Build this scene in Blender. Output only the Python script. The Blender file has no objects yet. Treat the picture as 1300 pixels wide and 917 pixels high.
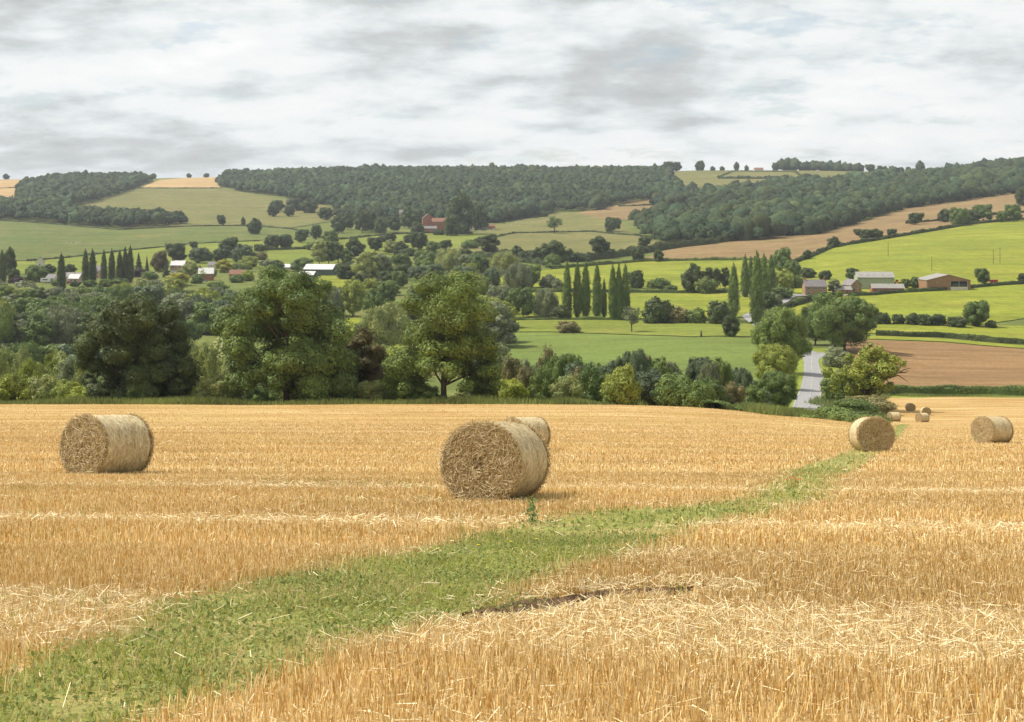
import bpy, math, random
import numpy as np
from mathutils import Vector
from mathutils.geometry import delaunay_2d_cdt
R = math.radians
F = 1806.0; CX = 650.0; HY = 280.0; CZ = 1.6
sc = bpy.context.scene
C = sc.collection
rnd = random.Random(7)
RG = np.random.default_rng(11)

# ------------------------------------------------------------------ terrain
TX = [-200, 0, 160, 325, 490, 650, 780, 900, 1000, 1080, 1170, 1300, 1500]
def plane_row(D): return [HY + F*(1.57/D + .1357)]*13
TAB = [(20, plane_row(20)), (26, plane_row(26)), (40, plane_row(40)), (58, plane_row(58)),
 (80,  [557,557,557,557,557,558,559,560,560,561,561,561,561]),
 (120, [538,538,538,538,538,538,539,541,543,547,551,552,552]),
 (160, [521,521,521,521,521,521,521,525,531,538,544,546,546]),
 (188, [515,514,514,515,514,514,515,519,530,535,541,540,540]),
 (215, [516,515,515,516,515,515,516,520,528,531,536,534,534]),
 (240, [517,516,516,517,517,517,518,518,522,524,527,526,526]),
 (260, [516,516,516,516,517,516,516,515,517,517,520,519,519]),
 (330, [505,505,505,505,503,500,498,494,494,499,504,504,504]),
 (400, [482,482,482,482,480,478,474,470,470,475,482,484,484]),
 (480, [455,455,455,455,450,448,444,440,443,444,447,450,452]),
 (560, [432,432,432,430,426,424,421,419,422,424,424,428,430]),
 (640, [410,410,410,409,407,406,405,405,403,403,403,406,410]),
 (720, [389,389,389,388,387,386,386,385,383,381,378,376,376]),
 (850, [363,363,362,361,362,362,362,360,356,350,346,345,344]),
 (1000,[341,342,344,345,343,340,338,334,329,322,317,315,313]),
 (1200,[322,322,324,322,320,318,318,312,308,302,295,288,284]),
 (1500,[297,297,300,297,297,298,298,290,287,282,275,263,258]),
 (1850,[274,275,277,277,275,277,272,266,264,261,255,245,240]),
 (2200,[254,254,255,255,250,248,250,248,244,242,238,228,224]),
 (2600,[236,236,238,236,230,228,228,226,225,225,225,216,213]),
 (2900,[229,228,227,224,220,220,221,217,217,218,221,212,209]),
 (3400,[230,230,229,227,224,224,225,221,221,222,225,217,215]),
 (4600,[238,238,238,237,235,235,235,233,233,233,235,230,230]),
 (6500,[248]*13)]
def pchip(x, Y, xq):
    x = np.asarray(x, float); Y = np.asarray(Y, float); h = np.diff(x)
    d = (Y[1:]-Y[:-1])/h.reshape(-1, *([1]*(Y.ndim-1)))
    m = np.zeros_like(Y); m[0] = d[0]; m[-1] = d[-1]
    for i in range(1, len(x)-1):
        w1 = 2*h[i]+h[i-1]; w2 = h[i]+2*h[i-1]
        ok = d[i-1]*d[i] > 0
        with np.errstate(all='ignore'):
            m[i] = np.where(ok, (w1+w2)/(w1/d[i-1]+w2/d[i]), 0)
    k = np.clip(np.searchsorted(x, xq)-1, 0, len(x)-2)
    t = ((xq-x[k])/h[k]).reshape(-1, *([1]*(Y.ndim-1))); hk = h[k].reshape(t.shape)
    return (2*t**3-3*t**2+1)*Y[k]+(t**3-2*t**2+t)*hk*m[k]+(-2*t**3+3*t**2)*Y[k+1]+(t**3-t**2)*hk*m[k+1]
PXF = np.linspace(-200, 1500, 341)
TLF = np.linspace(math.log(20), math.log(6500), 700)
_rows = np.array([pchip(TX, r, PXF) for _, r in TAB])
YT = pchip([math.log(d) for d, _ in TAB], _rows, TLF)          # [t, px]
DT, DP = TLF[1]-TLF[0], PXF[1]-PXF[0]
def Yimg(px, D):
    px = np.clip(px, -200, 1499.9); t = np.clip(np.log(np.maximum(D, 20.001)), TLF[0], TLF[-1]-1e-6)
    a = (px+200)/DP; b = (t-TLF[0])/DT
    i = np.minimum(a.astype(int), len(PXF)-2); j = np.minimum(b.astype(int), len(TLF)-2)
    fa = a-i; fb = b-j
    return (YT[j, i]*(1-fa)+YT[j, i+1]*fa)*(1-fb)+(YT[j+1, i]*(1-fa)+YT[j+1, i+1]*fa)*fb
def H(x, y):
    x = np.asarray(x, float); y = np.asarray(y, float)
    ys = np.maximum(y, 20.0)
    z = CZ-(Yimg(CX+F*x/ys, ys)-HY)/F*ys
    return np.where(y < 20.01, CZ-1.57-.1357*y, z)
def h1(x, y): return float(H(np.array([x]), np.array([y]))[0])
_DD = np.exp(np.linspace(math.log(7), math.log(3300), 2400))
def Dof(px, py, Dmin=0):
    """distance at which the ground is met in direction (px, py)"""
    D = _DD[_DD >= Dmin] if Dmin else _DD
    zz = H((px-CX)/F*D, D); yy = HY+(CZ-zz)/D*F
    k = np.argmax(yy <= py)
    if yy[k] > py: k = int(np.argmin(yy))
    return float(D[k])
def at(px, py, Dmin=0):
    D = Dof(px, py, Dmin); x = (px-CX)/F*D
    return x, D, h1(x, D)
def PD(px, D):
    x = (px-CX)/F*D
    return x, D, h1(x, D)

# ------------------------------------------------------------------ helpers
def tag(o, label=None, cat=None, group=None, kind=None):
    if label: o['label'] = label
    if cat: o['category'] = cat
    if group: o['group'] = group
    if kind: o['kind'] = kind
    return o
def mesh(name, V, Q=None, T=None, mats=(), col=None, smooth=False, mi=None):
    me = bpy.data.meshes.new(name)
    V = np.asarray(V, np.float32).reshape(-1, 3)
    parts = []
    lt = []
    if Q is not None and len(Q): Q = np.asarray(Q, np.int32).reshape(-1, 4); parts.append(Q.ravel()); lt.append(np.full(len(Q), 4))
    if T is not None and len(T): T = np.asarray(T, np.int32).reshape(-1, 3); parts.append(T.ravel()); lt.append(np.full(len(T), 3))
    loops = np.concatenate(parts).astype(np.int32); lt = np.concatenate(lt).astype(np.int32)
    me.vertices.add(len(V)); me.vertices.foreach_set('co', V.ravel())
    me.loops.add(len(loops)); me.loops.foreach_set('vertex_index', loops)
    me.polygons.add(len(lt)); me.polygons.foreach_set('loop_start', np.concatenate([[0], np.cumsum(lt)[:-1]]).astype(np.int32))
    me.polygons.foreach_set('loop_total', lt)
    for m in mats: me.materials.append(m)
    if mi is not None: me.polygons.foreach_set('material_index', np.asarray(mi, np.int32))
    me.update(calc_edges=True)
    me.polygons.foreach_set('use_smooth', np.full(len(lt), smooth))
    if col is not None:
        a = me.color_attributes.new('tint', 'FLOAT_COLOR', 'POINT')
        c = np.ones((len(V), 4), np.float32); c[:, :3] = np.asarray(col, np.float32).reshape(len(V), -1)
        a.data.foreach_set('color', c.ravel())
    return me
def obj(name, me, parent=None, loc=(0, 0, 0)):
    o = bpy.data.objects.new(name, me); C.objects.link(o)
    o.location = loc
    if parent: o.parent = parent
    return o
def empty(name, loc, rz=0):
    o = bpy.data.objects.new(name, None); C.objects.link(o); o.location = loc; o.rotation_euler = (0, 0, rz)
    o.empty_display_size = .3
    return o
class MB:
    def __init__(s): s.V = []; s.Q = []; s.T = []; s.n = 0
    def add(s, V, Q=(), T=()):
        V = np.asarray(V, float).reshape(-1, 3)
        for q in Q: s.Q.append([i+s.n for i in q])
        for t in T: s.T.append([i+s.n for i in t])
        s.V.append(V); s.n += len(V)
    def box(s, x0, x1, y0, y1, z0, z1):
        s.add([(x0,y0,z0),(x1,y0,z0),(x1,y1,z0),(x0,y1,z0),(x0,y0,z1),(x1,y0,z1),(x1,y1,z1),(x0,y1,z1)],
              [(0,3,2,1),(4,5,6,7),(0,1,5,4),(1,2,6,5),(2,3,7,6),(3,0,4,7)])
    def tube(s, pts, rad, n=7, cap=True):
        pts = [Vector(p) for p in pts]; V = []
        for i, p in enumerate(pts):
            d = (pts[min(i+1, len(pts)-1)]-pts[max(i-1, 0)]).normalized()
            a = d.orthogonal().normalized() if abs(d.z) > .9 else d.cross(Vector((0, 0, 1))).normalized()
            b = d.cross(a)
            for k in range(n):
                t = 2*math.pi*k/n
                V.append(p+(a*math.cos(t)+b*math.sin(t))*rad[i])
        Q = [(i*n+k, i*n+(k+1) % n, (i+1)*n+(k+1) % n, (i+1)*n+k) for i in range(len(pts)-1) for k in range(n)]
        T = []
        if cap:
            V.append(pts[-1]); e = len(pts)*n
            T = [((len(pts)-1)*n+k, (len(pts)-1)*n+(k+1) % n, e) for k in range(n)]
        s.add([tuple(v) for v in V], Q, T)
    def build(s, name, mat, parent=None, loc=(0, 0, 0), smooth=False, col=None):
        V = np.concatenate(s.V)
        return obj(name, mesh(name, V, s.Q, s.T, [mat], col=col, smooth=smooth), parent, loc)

# ------------------------------------------------------------------ materials
def newmat(name):
    m = bpy.data.materials.new(name); m.use_nodes = True
    nt = m.node_tree; nt.nodes.clear()
    out = nt.nodes.new('ShaderNodeOutputMaterial')
    return m, nt, out
class NT:
    def __init__(s, nt): s.nt = nt; s.N = nt.nodes; s.L = nt.links
    def n(s, t, **k):
        o = s.N.new(t)
        for a, b in k.items(): setattr(o, a, b)
        return o
    def l(s, a, b): s.L.new(a, b)
    def coord(s, kind='Object', scale=(1, 1, 1), rot=(0, 0, 0)):
        tc = s.n('ShaderNodeTexCoord'); mp = s.n('ShaderNodeMapping')
        mp.inputs['Scale'].default_value = scale; mp.inputs['Rotation'].default_value = rot
        s.l(tc.outputs[kind], mp.inputs['Vector']); return mp.outputs['Vector']
    def noise(s, vec, scale, detail=4, rough=.6, dist=0):
        o = s.n('ShaderNodeTexNoise'); o.inputs['Scale'].default_value = scale; o.inputs['Detail'].default_value = detail
        o.inputs['Roughness'].default_value = rough; o.inputs['Distortion'].default_value = dist
        s.l(vec, o.inputs['Vector']); return o.outputs['Fac']
    def ramp(s, fac, stops):
        o = s.n('ShaderNodeValToRGB'); e = o.color_ramp.elements
        while len(e) < len(stops): e.new(.5)
        for i, (p, c) in enumerate(stops):
            e[i].position = p; e[i].color = (c, c, c, 1) if isinstance(c, (int, float)) else (*c, 1)
        s.l(fac, o.inputs['Fac']); return o.outputs['Color']
    def mix(s, fac, a, b, mode='MIX'):
        o = s.n('ShaderNodeMix', data_type='RGBA', blend_type=mode)
        for sock, v in ((0, fac), (6, a), (7, b)):
            if hasattr(v, 'is_output'): s.l(v, o.inputs[sock])
            elif sock == 0: o.inputs[0].default_value = v
            else: o.inputs[sock].default_value = (v, v, v, 1) if isinstance(v, (int, float)) else (*v, 1)
        return o.outputs[2]
    def math(s, op, a, b=0, c=None):
        o = s.n('ShaderNodeMath', operation=op)
        for i, v in enumerate((a, b) if c is None else (a, b, c)):
            if hasattr(v, 'is_output'): s.l(v, o.inputs[i])
            else: o.inputs[i].default_value = v
        return o.outputs[0]
    def bsdf(s, out, col, rough=.8, bump=None, bstr=.3, bdist=.1, spec=.2, trans=0):
        p = s.n('ShaderNodeBsdfPrincipled'); p.inputs['Roughness'].default_value = rough
        p.inputs['Specular IOR Level'].default_value = spec
        if hasattr(col, 'is_output'): s.l(col, p.inputs['Base Color'])
        else: p.inputs['Base Color'].default_value = (*col, 1)
        if bump is not None:
            b = s.n('ShaderNodeBump'); b.inputs['Strength'].default_value = bstr; b.inputs['Distance'].default_value = bdist
            s.l(bump, b.inputs['Height']); s.l(b.outputs['Normal'], p.inputs['Normal'])
        if trans:
            t = s.n('ShaderNodeBsdfTranslucent'); mx = s.n('ShaderNodeMixShader'); mx.inputs[0].default_value = trans
            if hasattr(col, 'is_output'): s.l(col, t.inputs['Color'])
            else: t.inputs['Color'].default_value = (*col, 1)
            s.l(p.outputs[0], mx.inputs[1]); s.l(t.outputs[0], mx.inputs[2]); s.l(mx.outputs[0], out.inputs['Surface'])
        else: s.l(p.outputs[0], out.inputs['Surface'])

def m_foliage(name, trans=.16, noise_scale=.25):
    m, nt, out = newmat(name); g = NT(nt)
    oi = g.n('ShaderNodeObjectInfo'); at_ = g.n('ShaderNodeAttribute', attribute_name='tint')
    c = g.mix(1.0, oi.outputs['Color'], at_.outputs['Color'], 'MULTIPLY')
    nz = g.noise(g.coord('Object'), noise_scale, 3)
    c = g.mix(1.0, c, g.ramp(nz, [(.3, (.74, .78, .85)), (.7, (1.28, 1.2, 1.05))]), 'MULTIPLY')
    g.bsdf(out, c, .55, spec=.25, trans=trans)
    return m
def m_canopy(name):
    m, nt, out = newmat(name); g = NT(nt)
    at_ = g.n('ShaderNodeAttribute', attribute_name='tint')
    v = g.coord('Object')
    nz = g.noise(v, .45, 5, .7)
    c = g.mix(1.0, at_.outputs['Color'], g.ramp(nz, [(.3, (.6, .62, .65)), (.72, (1.45, 1.4, 1.25))]), 'MULTIPLY')
    g.bsdf(out, c, .7, bump=nz, bstr=1.0, bdist=1.6, spec=.1)
    return m
def m_plain(name, col, rough=.8, var=.15, scale=3, spec=.2):
    m, nt, out = newmat(name); g = NT(nt)
    nz = g.noise(g.coord('Object'), scale, 5, .65)
    c = g.mix(1.0, col, g.ramp(nz, [(.25, 1-var*1.6), (.75, 1+var*1.6)]), 'MULTIPLY')
    g.bsdf(out, c, rough, bump=nz, bstr=.2, bdist=.02, spec=spec)
    return m
def m_field(name, c1, c2, angle=0, big=.012, stripe=.0, swid=.25, c3=None, fine=.35, tram=None):
    """grass or soil field: broad patches, fine tufts, faint cultivation lines"""
    m, nt, out = newmat(name); g = NT(nt)
    v = g.coord('Object'); vr = g.coord('Object', rot=(0, 0, R(angle)))
    nb = g.noise(v, big, 4, .6, .4)
    nf = g.noise(v, fine, 5, .75)
    c = g.mix(g.ramp(nb, [(.35, 0.), (.65, 1.)]), c1, c2)
    if c3: c = g.mix(g.ramp(g.noise(v, big*2.7, 4, .65, .6), [(.5, 0.), (.68, 1.)]), c, c3)
    c = g.mix(1.0, c, g.ramp(nf, [(.3, .72), (.7, 1.28)]), 'MULTIPLY')
    c = g.mix(1.0, c, g.ramp(g.noise(g.coord('Object', scale=(.25, 1, 1)), .055, 6, .75), [(.35, .78), (.65, 1.18)]), 'MULTIPLY')
    if stripe:
        vs = g.coord('Object', scale=(.02, 1, 1), rot=(0, 0, R(angle)))
        ns = g.noise(vs, swid, 3, .6)
        c = g.mix(1.0, c, g.ramp(ns, [(.35, 1-stripe), (.65, 1+stripe)]), 'MULTIPLY')
    if tram:
        w = g.n('ShaderNodeTexWave', wave_type='BANDS', bands_direction='X'); w.inputs['Scale'].default_value = .314/tram
        w.inputs['Distortion'].default_value = 1.5; w.inputs['Detail Scale'].default_value = .05
        g.l(vr, w.inputs['Vector'])
        c = g.mix(g.ramp(w.outputs['Fac'], [(.93, 0.), (1., .22)]), c, tuple(k*.62 for k in c1))
    g.bsdf(out, c, .9, bump=nf, bstr=.5, bdist=.12, spec=.08)
    return m
def m_stubble(name, near=True):
    m, nt, out = newmat(name); g = NT(nt)
    v = g.coord('Object')
    b1 = g.math('ADD', g.math('MULTIPLY', g.noise(g.coord('Object', scale=(.016, .30, 1), rot=(0, 0, R(-2.5))), 1.0, 5, .7, .25), .6), g.math('MULTIPLY', g.noise(g.coord('Object', scale=(.05, .1, 1), rot=(0, 0, R(-2.5))), 1.0, 3, .6, .4), .4))
    b2 = g.noise(g.coord('Object', scale=(.35, 2.2, 1)), 1.0, 6, .75)
    nf = g.noise(g.coord('Object', scale=(1, .5, 1)), 9, 5, .75)
    nb = g.noise(v, .05, 3)
    c = g.mix(g.ramp(b1, [(.42, 0.), (.56, 1.)]), (.38, .225, .07), (.53, .35, .145))
    c = g.mix(g.ramp(b1, [(.55, 0.), (.66, 1.)]), c, (.70, .54, .31))
    c = g.mix(1.0, c, g.ramp(b2, [(.3, .78), (.7, 1.2)]), 'MULTIPLY')
    c = g.mix(1.0, c, g.ramp(nf, [(.3, .62), (.7, 1.32)]), 'MULTIPLY')
    c = g.mix(g.ramp(nb, [(.45, 0.), (.75, .35)]), c, (.52, .42, .17))
    g.bsdf(out, c, .85, bump=nf, bstr=.8, bdist=.05, spec=.1)
    return m
M = {}
M['leaf'] = m_foliage('foliage'); M['canopy'] = m_canopy('wood_canopy')
M['bark'] = m_plain('bark', (.10, .075, .05), .9, .3, 2)
M['deadwood'] = m_plain('dead_wood', (.28, .22, .17), .9, .2, 2)
M['rough'] = m_field('rough_grass', (.12, .15, .035), (.15, .17, .045), c3=(.18, .165, .06), fine=.5)
M['tan'] = m_field('far_stubble', (.40, .26, .12), (.46, .32, .15), stripe=.1, angle=8, fine=.2)
M['khaki'] = m_field('dry_grass', (.178, .168, .057), (.145, .150, .048), c3=(.21, .172, .066), stripe=.08, fine=.12, angle=5)  # dry grass colour kept darker in place of cloud shade on the hills
M['hillgreen'] = m_field('hill_grass', (.105, .138, .036), (.13, .15, .04), c3=(.175, .16, .057), stripe=.07, fine=.12, angle=-6)
M['bright'] = m_field('bright_grass', (.235, .25, .028), (.19, .222, .030), c3=(.27, .265, .042), stripe=.09, fine=.3, angle=-12, tram=30)
M['meadow'] = m_field('meadow_grass', (.16, .195, .034), (.185, .21, .036), c3=(.21, .215, .045), stripe=.1, fine=.3)
M['crop'] = m_field('leafy_crop', (.135, .18, .042), (.15, .19, .042), stripe=.05, fine=.6, tram=18, angle=55)
M['plough'] = m_field('ploughed_soil', (.245, .148, .068), (.275, .168, .078), stripe=.13, angle=72, fine=.8, c3=(.225, .135, .06))
M['plough_far'] = m_field('dry_soil', (.232, .155, .072), (.262, .175, .083), stripe=.12, angle=10, fine=.15, c3=(.22, .17, .07))
M['stubble'] = m_stubble('stubble')
M['stripgreen'] = m_field('weedy_grass', (.24, .25, .07), (.29, .28, .085), big=.25, fine=3, c3=(.42, .33, .14))
M['verge'] = m_field('verge_grass', (.23, .29, .03), (.19, .24, .04), fine=.8, c3=(.3, .26, .1), big=.1)
M['asphalt'] = m_plain('asphalt', (.30, .29, .285), .85, .1, .6)
M['paint'] = m_plain('road_paint', (.5, .5, .48), .7, .12, 2)
M['soil'] = m_plain('shade_dark_earth', (.11, .068, .036), .95, .3, 4)  # earth colour darkened to include the shadow in the rut

# ------------------------------------------------------------------ ground
def grid_mesh(name, px, D, mat, off=0):
    P, DD = np.meshgrid(px, D)
    X = (P-CX)/F*DD; Z = H(X, DD)+off
    V = np.stack([X, DD, Z], -1).reshape(-1, 3)
    n = len(px); m = len(D)
    i = np.arange((m-1)*n).reshape(m-1, n)[:, :-1].ravel()
    return V, np.stack([i, i+1, i+n+1, i+n], 1)
gp = np.concatenate([np.linspace(-2060, -240, 40), np.arange(-200, 1501, 8), np.linspace(1560, 3360, 40)])
V, Q = grid_mesh('ground', gp, np.exp(np.linspace(math.log(39), math.log(4500), 520)), None, -.05)
tag(obj('ground', mesh('ground', V, Q, mats=[M['rough']], smooth=True)), kind='structure')

def cdt_sheet(pts, off, name, mat, step=(10, .018), wob=0):
    """pts: list of (px, logD) boundary"""
    B = []
    n = len(pts)
    for i in range(n):
        a, b = pts[i], pts[(i+1) % n]
        k = max(1, int(math.ceil(max(abs(b[0]-a[0])/step[0], abs(b[1]-a[1])/step[1]))))
        for j in range(k):
            q = j/k; w = wob*math.sin(7.3*(a[0]+q*(b[0]-a[0]))*.05+i)*(1 if 0 < j else 0)
            B.append((a[0]+(b[0]-a[0])*q, a[1]+(b[1]-a[1])*q+w))
    Bn = np.array(B); sx, sy = step[0], step[1]
    S = np.array([1/sx, 1/sy])
    gx = np.arange(Bn[:, 0].min(), Bn[:, 0].max(), sx); gy = np.arange(Bn[:, 1].min(), Bn[:, 1].max(), sy)
    GX, GY = np.meshgrid(gx, gy); g = np.stack([GX.ravel(), GY.ravel()], 1)
    inside = np.zeros(len(g), bool); xj, yj = Bn[-1]
    for xi, yi in Bn:
        if yi != yj:
            c = ((yi > g[:, 1]) != (yj > g[:, 1])) & (g[:, 0] < (xj-xi)*(g[:, 1]-yi)/(yj-yi)+xi)
            inside ^= c
        xj, yj = xi, yi
    g = g[inside]
    if len(g):
        d = np.min(((g[:, None, :]*S-Bn[None, :, :]*S)**2).sum(-1), 1) if len(g)*len(Bn) < 4e7 else np.ones(len(g))
        g = g[d > .16]
    A = np.concatenate([Bn, g])*S
    nb = len(Bn)
    r = delaunay_2d_cdt([Vector(p) for p in A.tolist()], [], [list(range(nb))], 1, 1e-6)
    vs = np.array([tuple(v) for v in r[0]])/S
    D = np.exp(vs[:, 1]); X = (vs[:, 0]-CX)/F*D
    V = np.stack([X, D, H(X, D)+off(D)], 1)
    return V, np.array([f for f in r[2] if len(f) == 3])
def sheet(name, poly, mat, Dmin=0, lift=1.0, kind='structure', dm=None):
    pts = [(p[0], math.log(Dof(p[0], p[1], p[2] if len(p) > 2 else Dmin))) for p in poly]
    V, T = cdt_sheet(pts, lambda D: .02+lift*.00035*D, name, mat)
    a, b, c = V[T[:, 0]], V[T[:, 1]], V[T[:, 2]]
    nz = np.cross(b-a, c-a)[:, 2]; T[nz < 0] = T[nz < 0][:, ::-1]
    o = obj(name, mesh(name, V, T=T, mats=[mat], smooth=True)); tag(o, kind=kind)
    return o

# main stubble field: cartesian near patch + far part
xs = np.arange(-58, 58.1, 1.0); ys = np.arange(-40, 40.01, .8)
X, Y = np.meshgrid(xs, ys)
def nz2(x, y, s, k=0):
    return (np.sin(x*s*1.7+y*s*.6+k)+np.sin(-x*s*.8+y*s*1.9+2.1+k*1.3)+np.sin(x*s*3.1+y*s*2.3+4+k)*.5)/2.5
V1 = np.stack([X, Y, H(X, Y)], -1).reshape(-1, 3); n = len(xs)
i = np.arange((len(ys)-1)*n).reshape(len(ys)-1, n)[:, :-1].ravel(); Q1 = np.stack([i, i+1, i+n+1, i+n], 1)
e = [(-1000, math.log(39.9)), (-1000, math.log(188)), (720, math.log(188))]
for px, py in ((900, 519), (990, 527.5), (1075, 535.5)): e.append((px, math.log(Dof(px, py, 110))))
for px, D in ((1126, 195), (1130, 215), (1124, 250), (1120, 290), (1128, 330), (1300, 333), (2200, 333)): e.append((px, math.log(D)))
e.append((2200, math.log(39.9)))
V2, T2 = cdt_sheet(e, lambda D: .004+.00035*(D-40), 'stubble_field', None, (14, .03))
a, b, c = V2[T2[:, 0]], V2[T2[:, 1]], V2[T2[:, 2]]
nz = np.cross(b-a, c-a)[:, 2]; T2[nz < 0] = T2[nz < 0][:, ::-1]
tag(obj('stubble_field', mesh('stubble_field', np.concatenate([V1, V2]), Q1, T2+len(V1), [M['stubble']], smooth=True)), kind='structure')

# the weedy strip, in px / py of its edges
STRIP_U = [(-160, 930), (-20, 872), (70, 832), (118, 805), (160, 786), (230, 764), (320, 738), (400, 722), (480, 706), (560, 692), (650, 668), (740, 647), (870, 641), (935, 633), (975, 613), (1010, 597), (1060, 581), (1092, 568), (1118, 556), (1134, 545), (1143, 539)]
STRIP_L = [(1153, 540), (1147, 548), (1140, 556), (1128, 568), (1098, 590), (1062, 606), (1052, 628), (1020, 640), (990, 650), (900, 656), (840, 680), (770, 706), (690, 735), (630, 748), (590, 776), (510, 800), (440, 826), (310, 866), (140, 925), (-80, 1000)]
def flatD(px, py):   # near ground inverse
    return 1.57/((py-HY)/F-.1357) if py > 556 else Dof(px, py)
sp = [(p[0], math.log(flatD(p[0], p[1]+(4 if p[1] > 600 else 0)))) for p in STRIP_U]+[(p[0], math.log(flatD(p[0], p[1]+(11 if p[1] > 650 else 5 if p[1] > 600 else 0)))) for p in STRIP_L]
V, T = cdt_sheet(sp, lambda D: .008+D*.0004, 'grass_strip', None, (9, .02))
a, b, c = V[T[:, 0]], V[T[:, 1]], V[T[:, 2]]
nz = np.cross(b-a, c-a)[:, 2]; T[nz < 0] = T[nz < 0][:, ::-1]
tag(obj('grass_strip', mesh('grass_strip', V, T=T, mats=[M['stripgreen']], smooth=True)), kind='structure')
SFX = np.array([((p[0]-CX)/F*math.exp(p[1]), math.exp(p[1])-.5) for p in e])
SPX = np.array([((p[0]-CX)/F*math.exp(p[1]), math.exp(p[1])) for p in sp])
def inpoly(x, y, P):
    r = np.zeros(len(x), bool); xj, yj = P[-1]
    for xi, yi in P:
        if yi != yj: r ^= ((yi > y) != (yj > y)) & (x < (xj-xi)*(y-yi)/(yj-yi)+xi)
        xj, yj = xi, yi
    return r

# fields across the valley (edges read as directions and laid out on the terrain)
FIELDS = [
 ('far_stubble_field', [(-250,232),(0,229),(27,229),(30,238),(24,256),(0,258),(-250,262)], 'tan', 1500),
 ('far_stubble_field', [(176,239),(203,229),(240,226.5),(276,226),(280,239)], 'tan', 1500),
 ('dry_grass_field', [(91,268),(157,244),(178,239.5),(280,239.5),(346,252),(410,262),(440,272),(428,280),(371,290),(300,287),(236,288),(150,290),(93,272)], 'khaki', 1000),
 ('hill_grass_field', [(-250,290),(0,281.5),(60,285),(152,292.5),(236,288.5),(315,288),(371,292),(400,299),(380,304),(330,305.5),(241,310),(160,318),(76,328),(40,331),(-250,334)], 'hillgreen', 950),
 ('meadow', [(-250,336),(40,332.5),(76,329),(160,319),(241,311),(330,307),(380,306),(440,312),(440,327),(360,340),(240,345),(80,349),(-250,350)], 'meadow', 800),
 ('meadow', [(336,319),(392,317),(425,315),(430,335),(410,345),(361,345),(330,335)], 'meadow', 850),
 ('bright_meadow', [(405,352),(425,342),(458,332),(480,335),(470,352),(447,366),(400,366)], 'bright', 700),
 ('hill_meadow', [(425,304),(486,297),(540,296),(600,297),(640,298),(600,309),(575,318),(500,324),(432,318)], 'meadow', 1100),
 ('dry_grass_field', [(600,298),(626,291),(652,282),(702,269),(743,272),(780,280),(794,290),(812,298),(751,294),(654,296),(640,298.5)], 'khaki', 1200),
 ('dry_grass_field', [(575,316),(600,309),(640,299.5),(654,297),(751,295),(809,300),(840,308),(845,311),(780,325),(728,330),(640,328),(575,322)], 'khaki', 1000),
 ('ploughed_hill_field', [(730,272),(776,262),(790,257),(832,252),(840,262),(925,262),(926,268),(880,272),(836,280),(812,280),(760,279)], 'plough_far', 1300),
 ('ridge_field', [(850,216.5),(900,216),(1000,216),(1110,218),(1180,221.5),(1180,225),(1100,232),(1000,240),(945,242),(887,250),(850,250)], 'khaki', 1800),
 ('ploughed_hill_field', [(818,329),(843,319),(952,303),(1044,296),(1100,280),(1150,265),(1300,244),(1500,232),(1500,262),(1300,277),(1231,284),(1115,304),(1058,313),(1002,332),(945,330)], 'plough_far', 950),
 ('hill_pasture', [(1002,337),(1030,326),(1058,315),(1115,306),(1231,286),(1300,280),(1550,262),(1550,345),(1300,357),(1200,368),(1080,376),(1000,372),(985,362)], 'bright', 700),
 ('bright_field', [(560,362),(605,352),(700,343),(818,333),(945,331),(1000,338),(985,350),(985,369),(930,370),(700,369),(560,372)], 'bright', 700),
 ('bright_field', [(600,374),(700,372),(930,373),(965,380),(960,398),(930,405),(700,405),(600,406)], 'bright', 560),
 ('pasture', [(560,409),(700,407),(930,408),(965,412),(960,428),(880,428),(700,422),(560,421)], 'meadow', 500),
 ('crop_field', [(560,422),(700,423),(880,429),(960,430),(972,440),(978,465),(974,484),(940,486),(900,480),(700,470),(560,466)], 'crop', 320),
 ('green_pasture', [(430,408),(450,404),(500,408),(520,420),(500,428),(440,424)], 'bright', 500),
 ('hill_pasture', [(965,406),(1010,390),(1060,378),(1110,376),(1300,362),(1550,352),(1550,405),(1300,405),(1240,413),(1110,412),(1040,420),(985,420)], 'bright', 540),
 ('pasture', [(1060,414),(1110,413),(1240,414),(1300,414),(1550,418),(1550,437),(1300,434),(1200,428),(1113,424),(1060,424)], 'bright', 480),
 ('verge', [(1060,427),(1113,427),(1200,431),(1300,439),(1550,448),(1550,452),(1300,443),(1200,435),(1100,431),(1060,431)], 'bright', 440),
 ('ploughed_field', [(1070,432.5),(1100,432.5),(1200,436),(1300,444),(1550,455),(1550,494),(1300,494),(1130,491.5),(1100,492),(1075,470)], 'plough', 300),
 ('verge', [(1122,505.5),(1200,504.5),(1300,506),(1600,508),(1600,502),(1300,500),(1122,499)], 'verge', 300),
]
for nm, poly, mt, dm in FIELDS: sheet(nm, poly, M[mt], dm)
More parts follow.
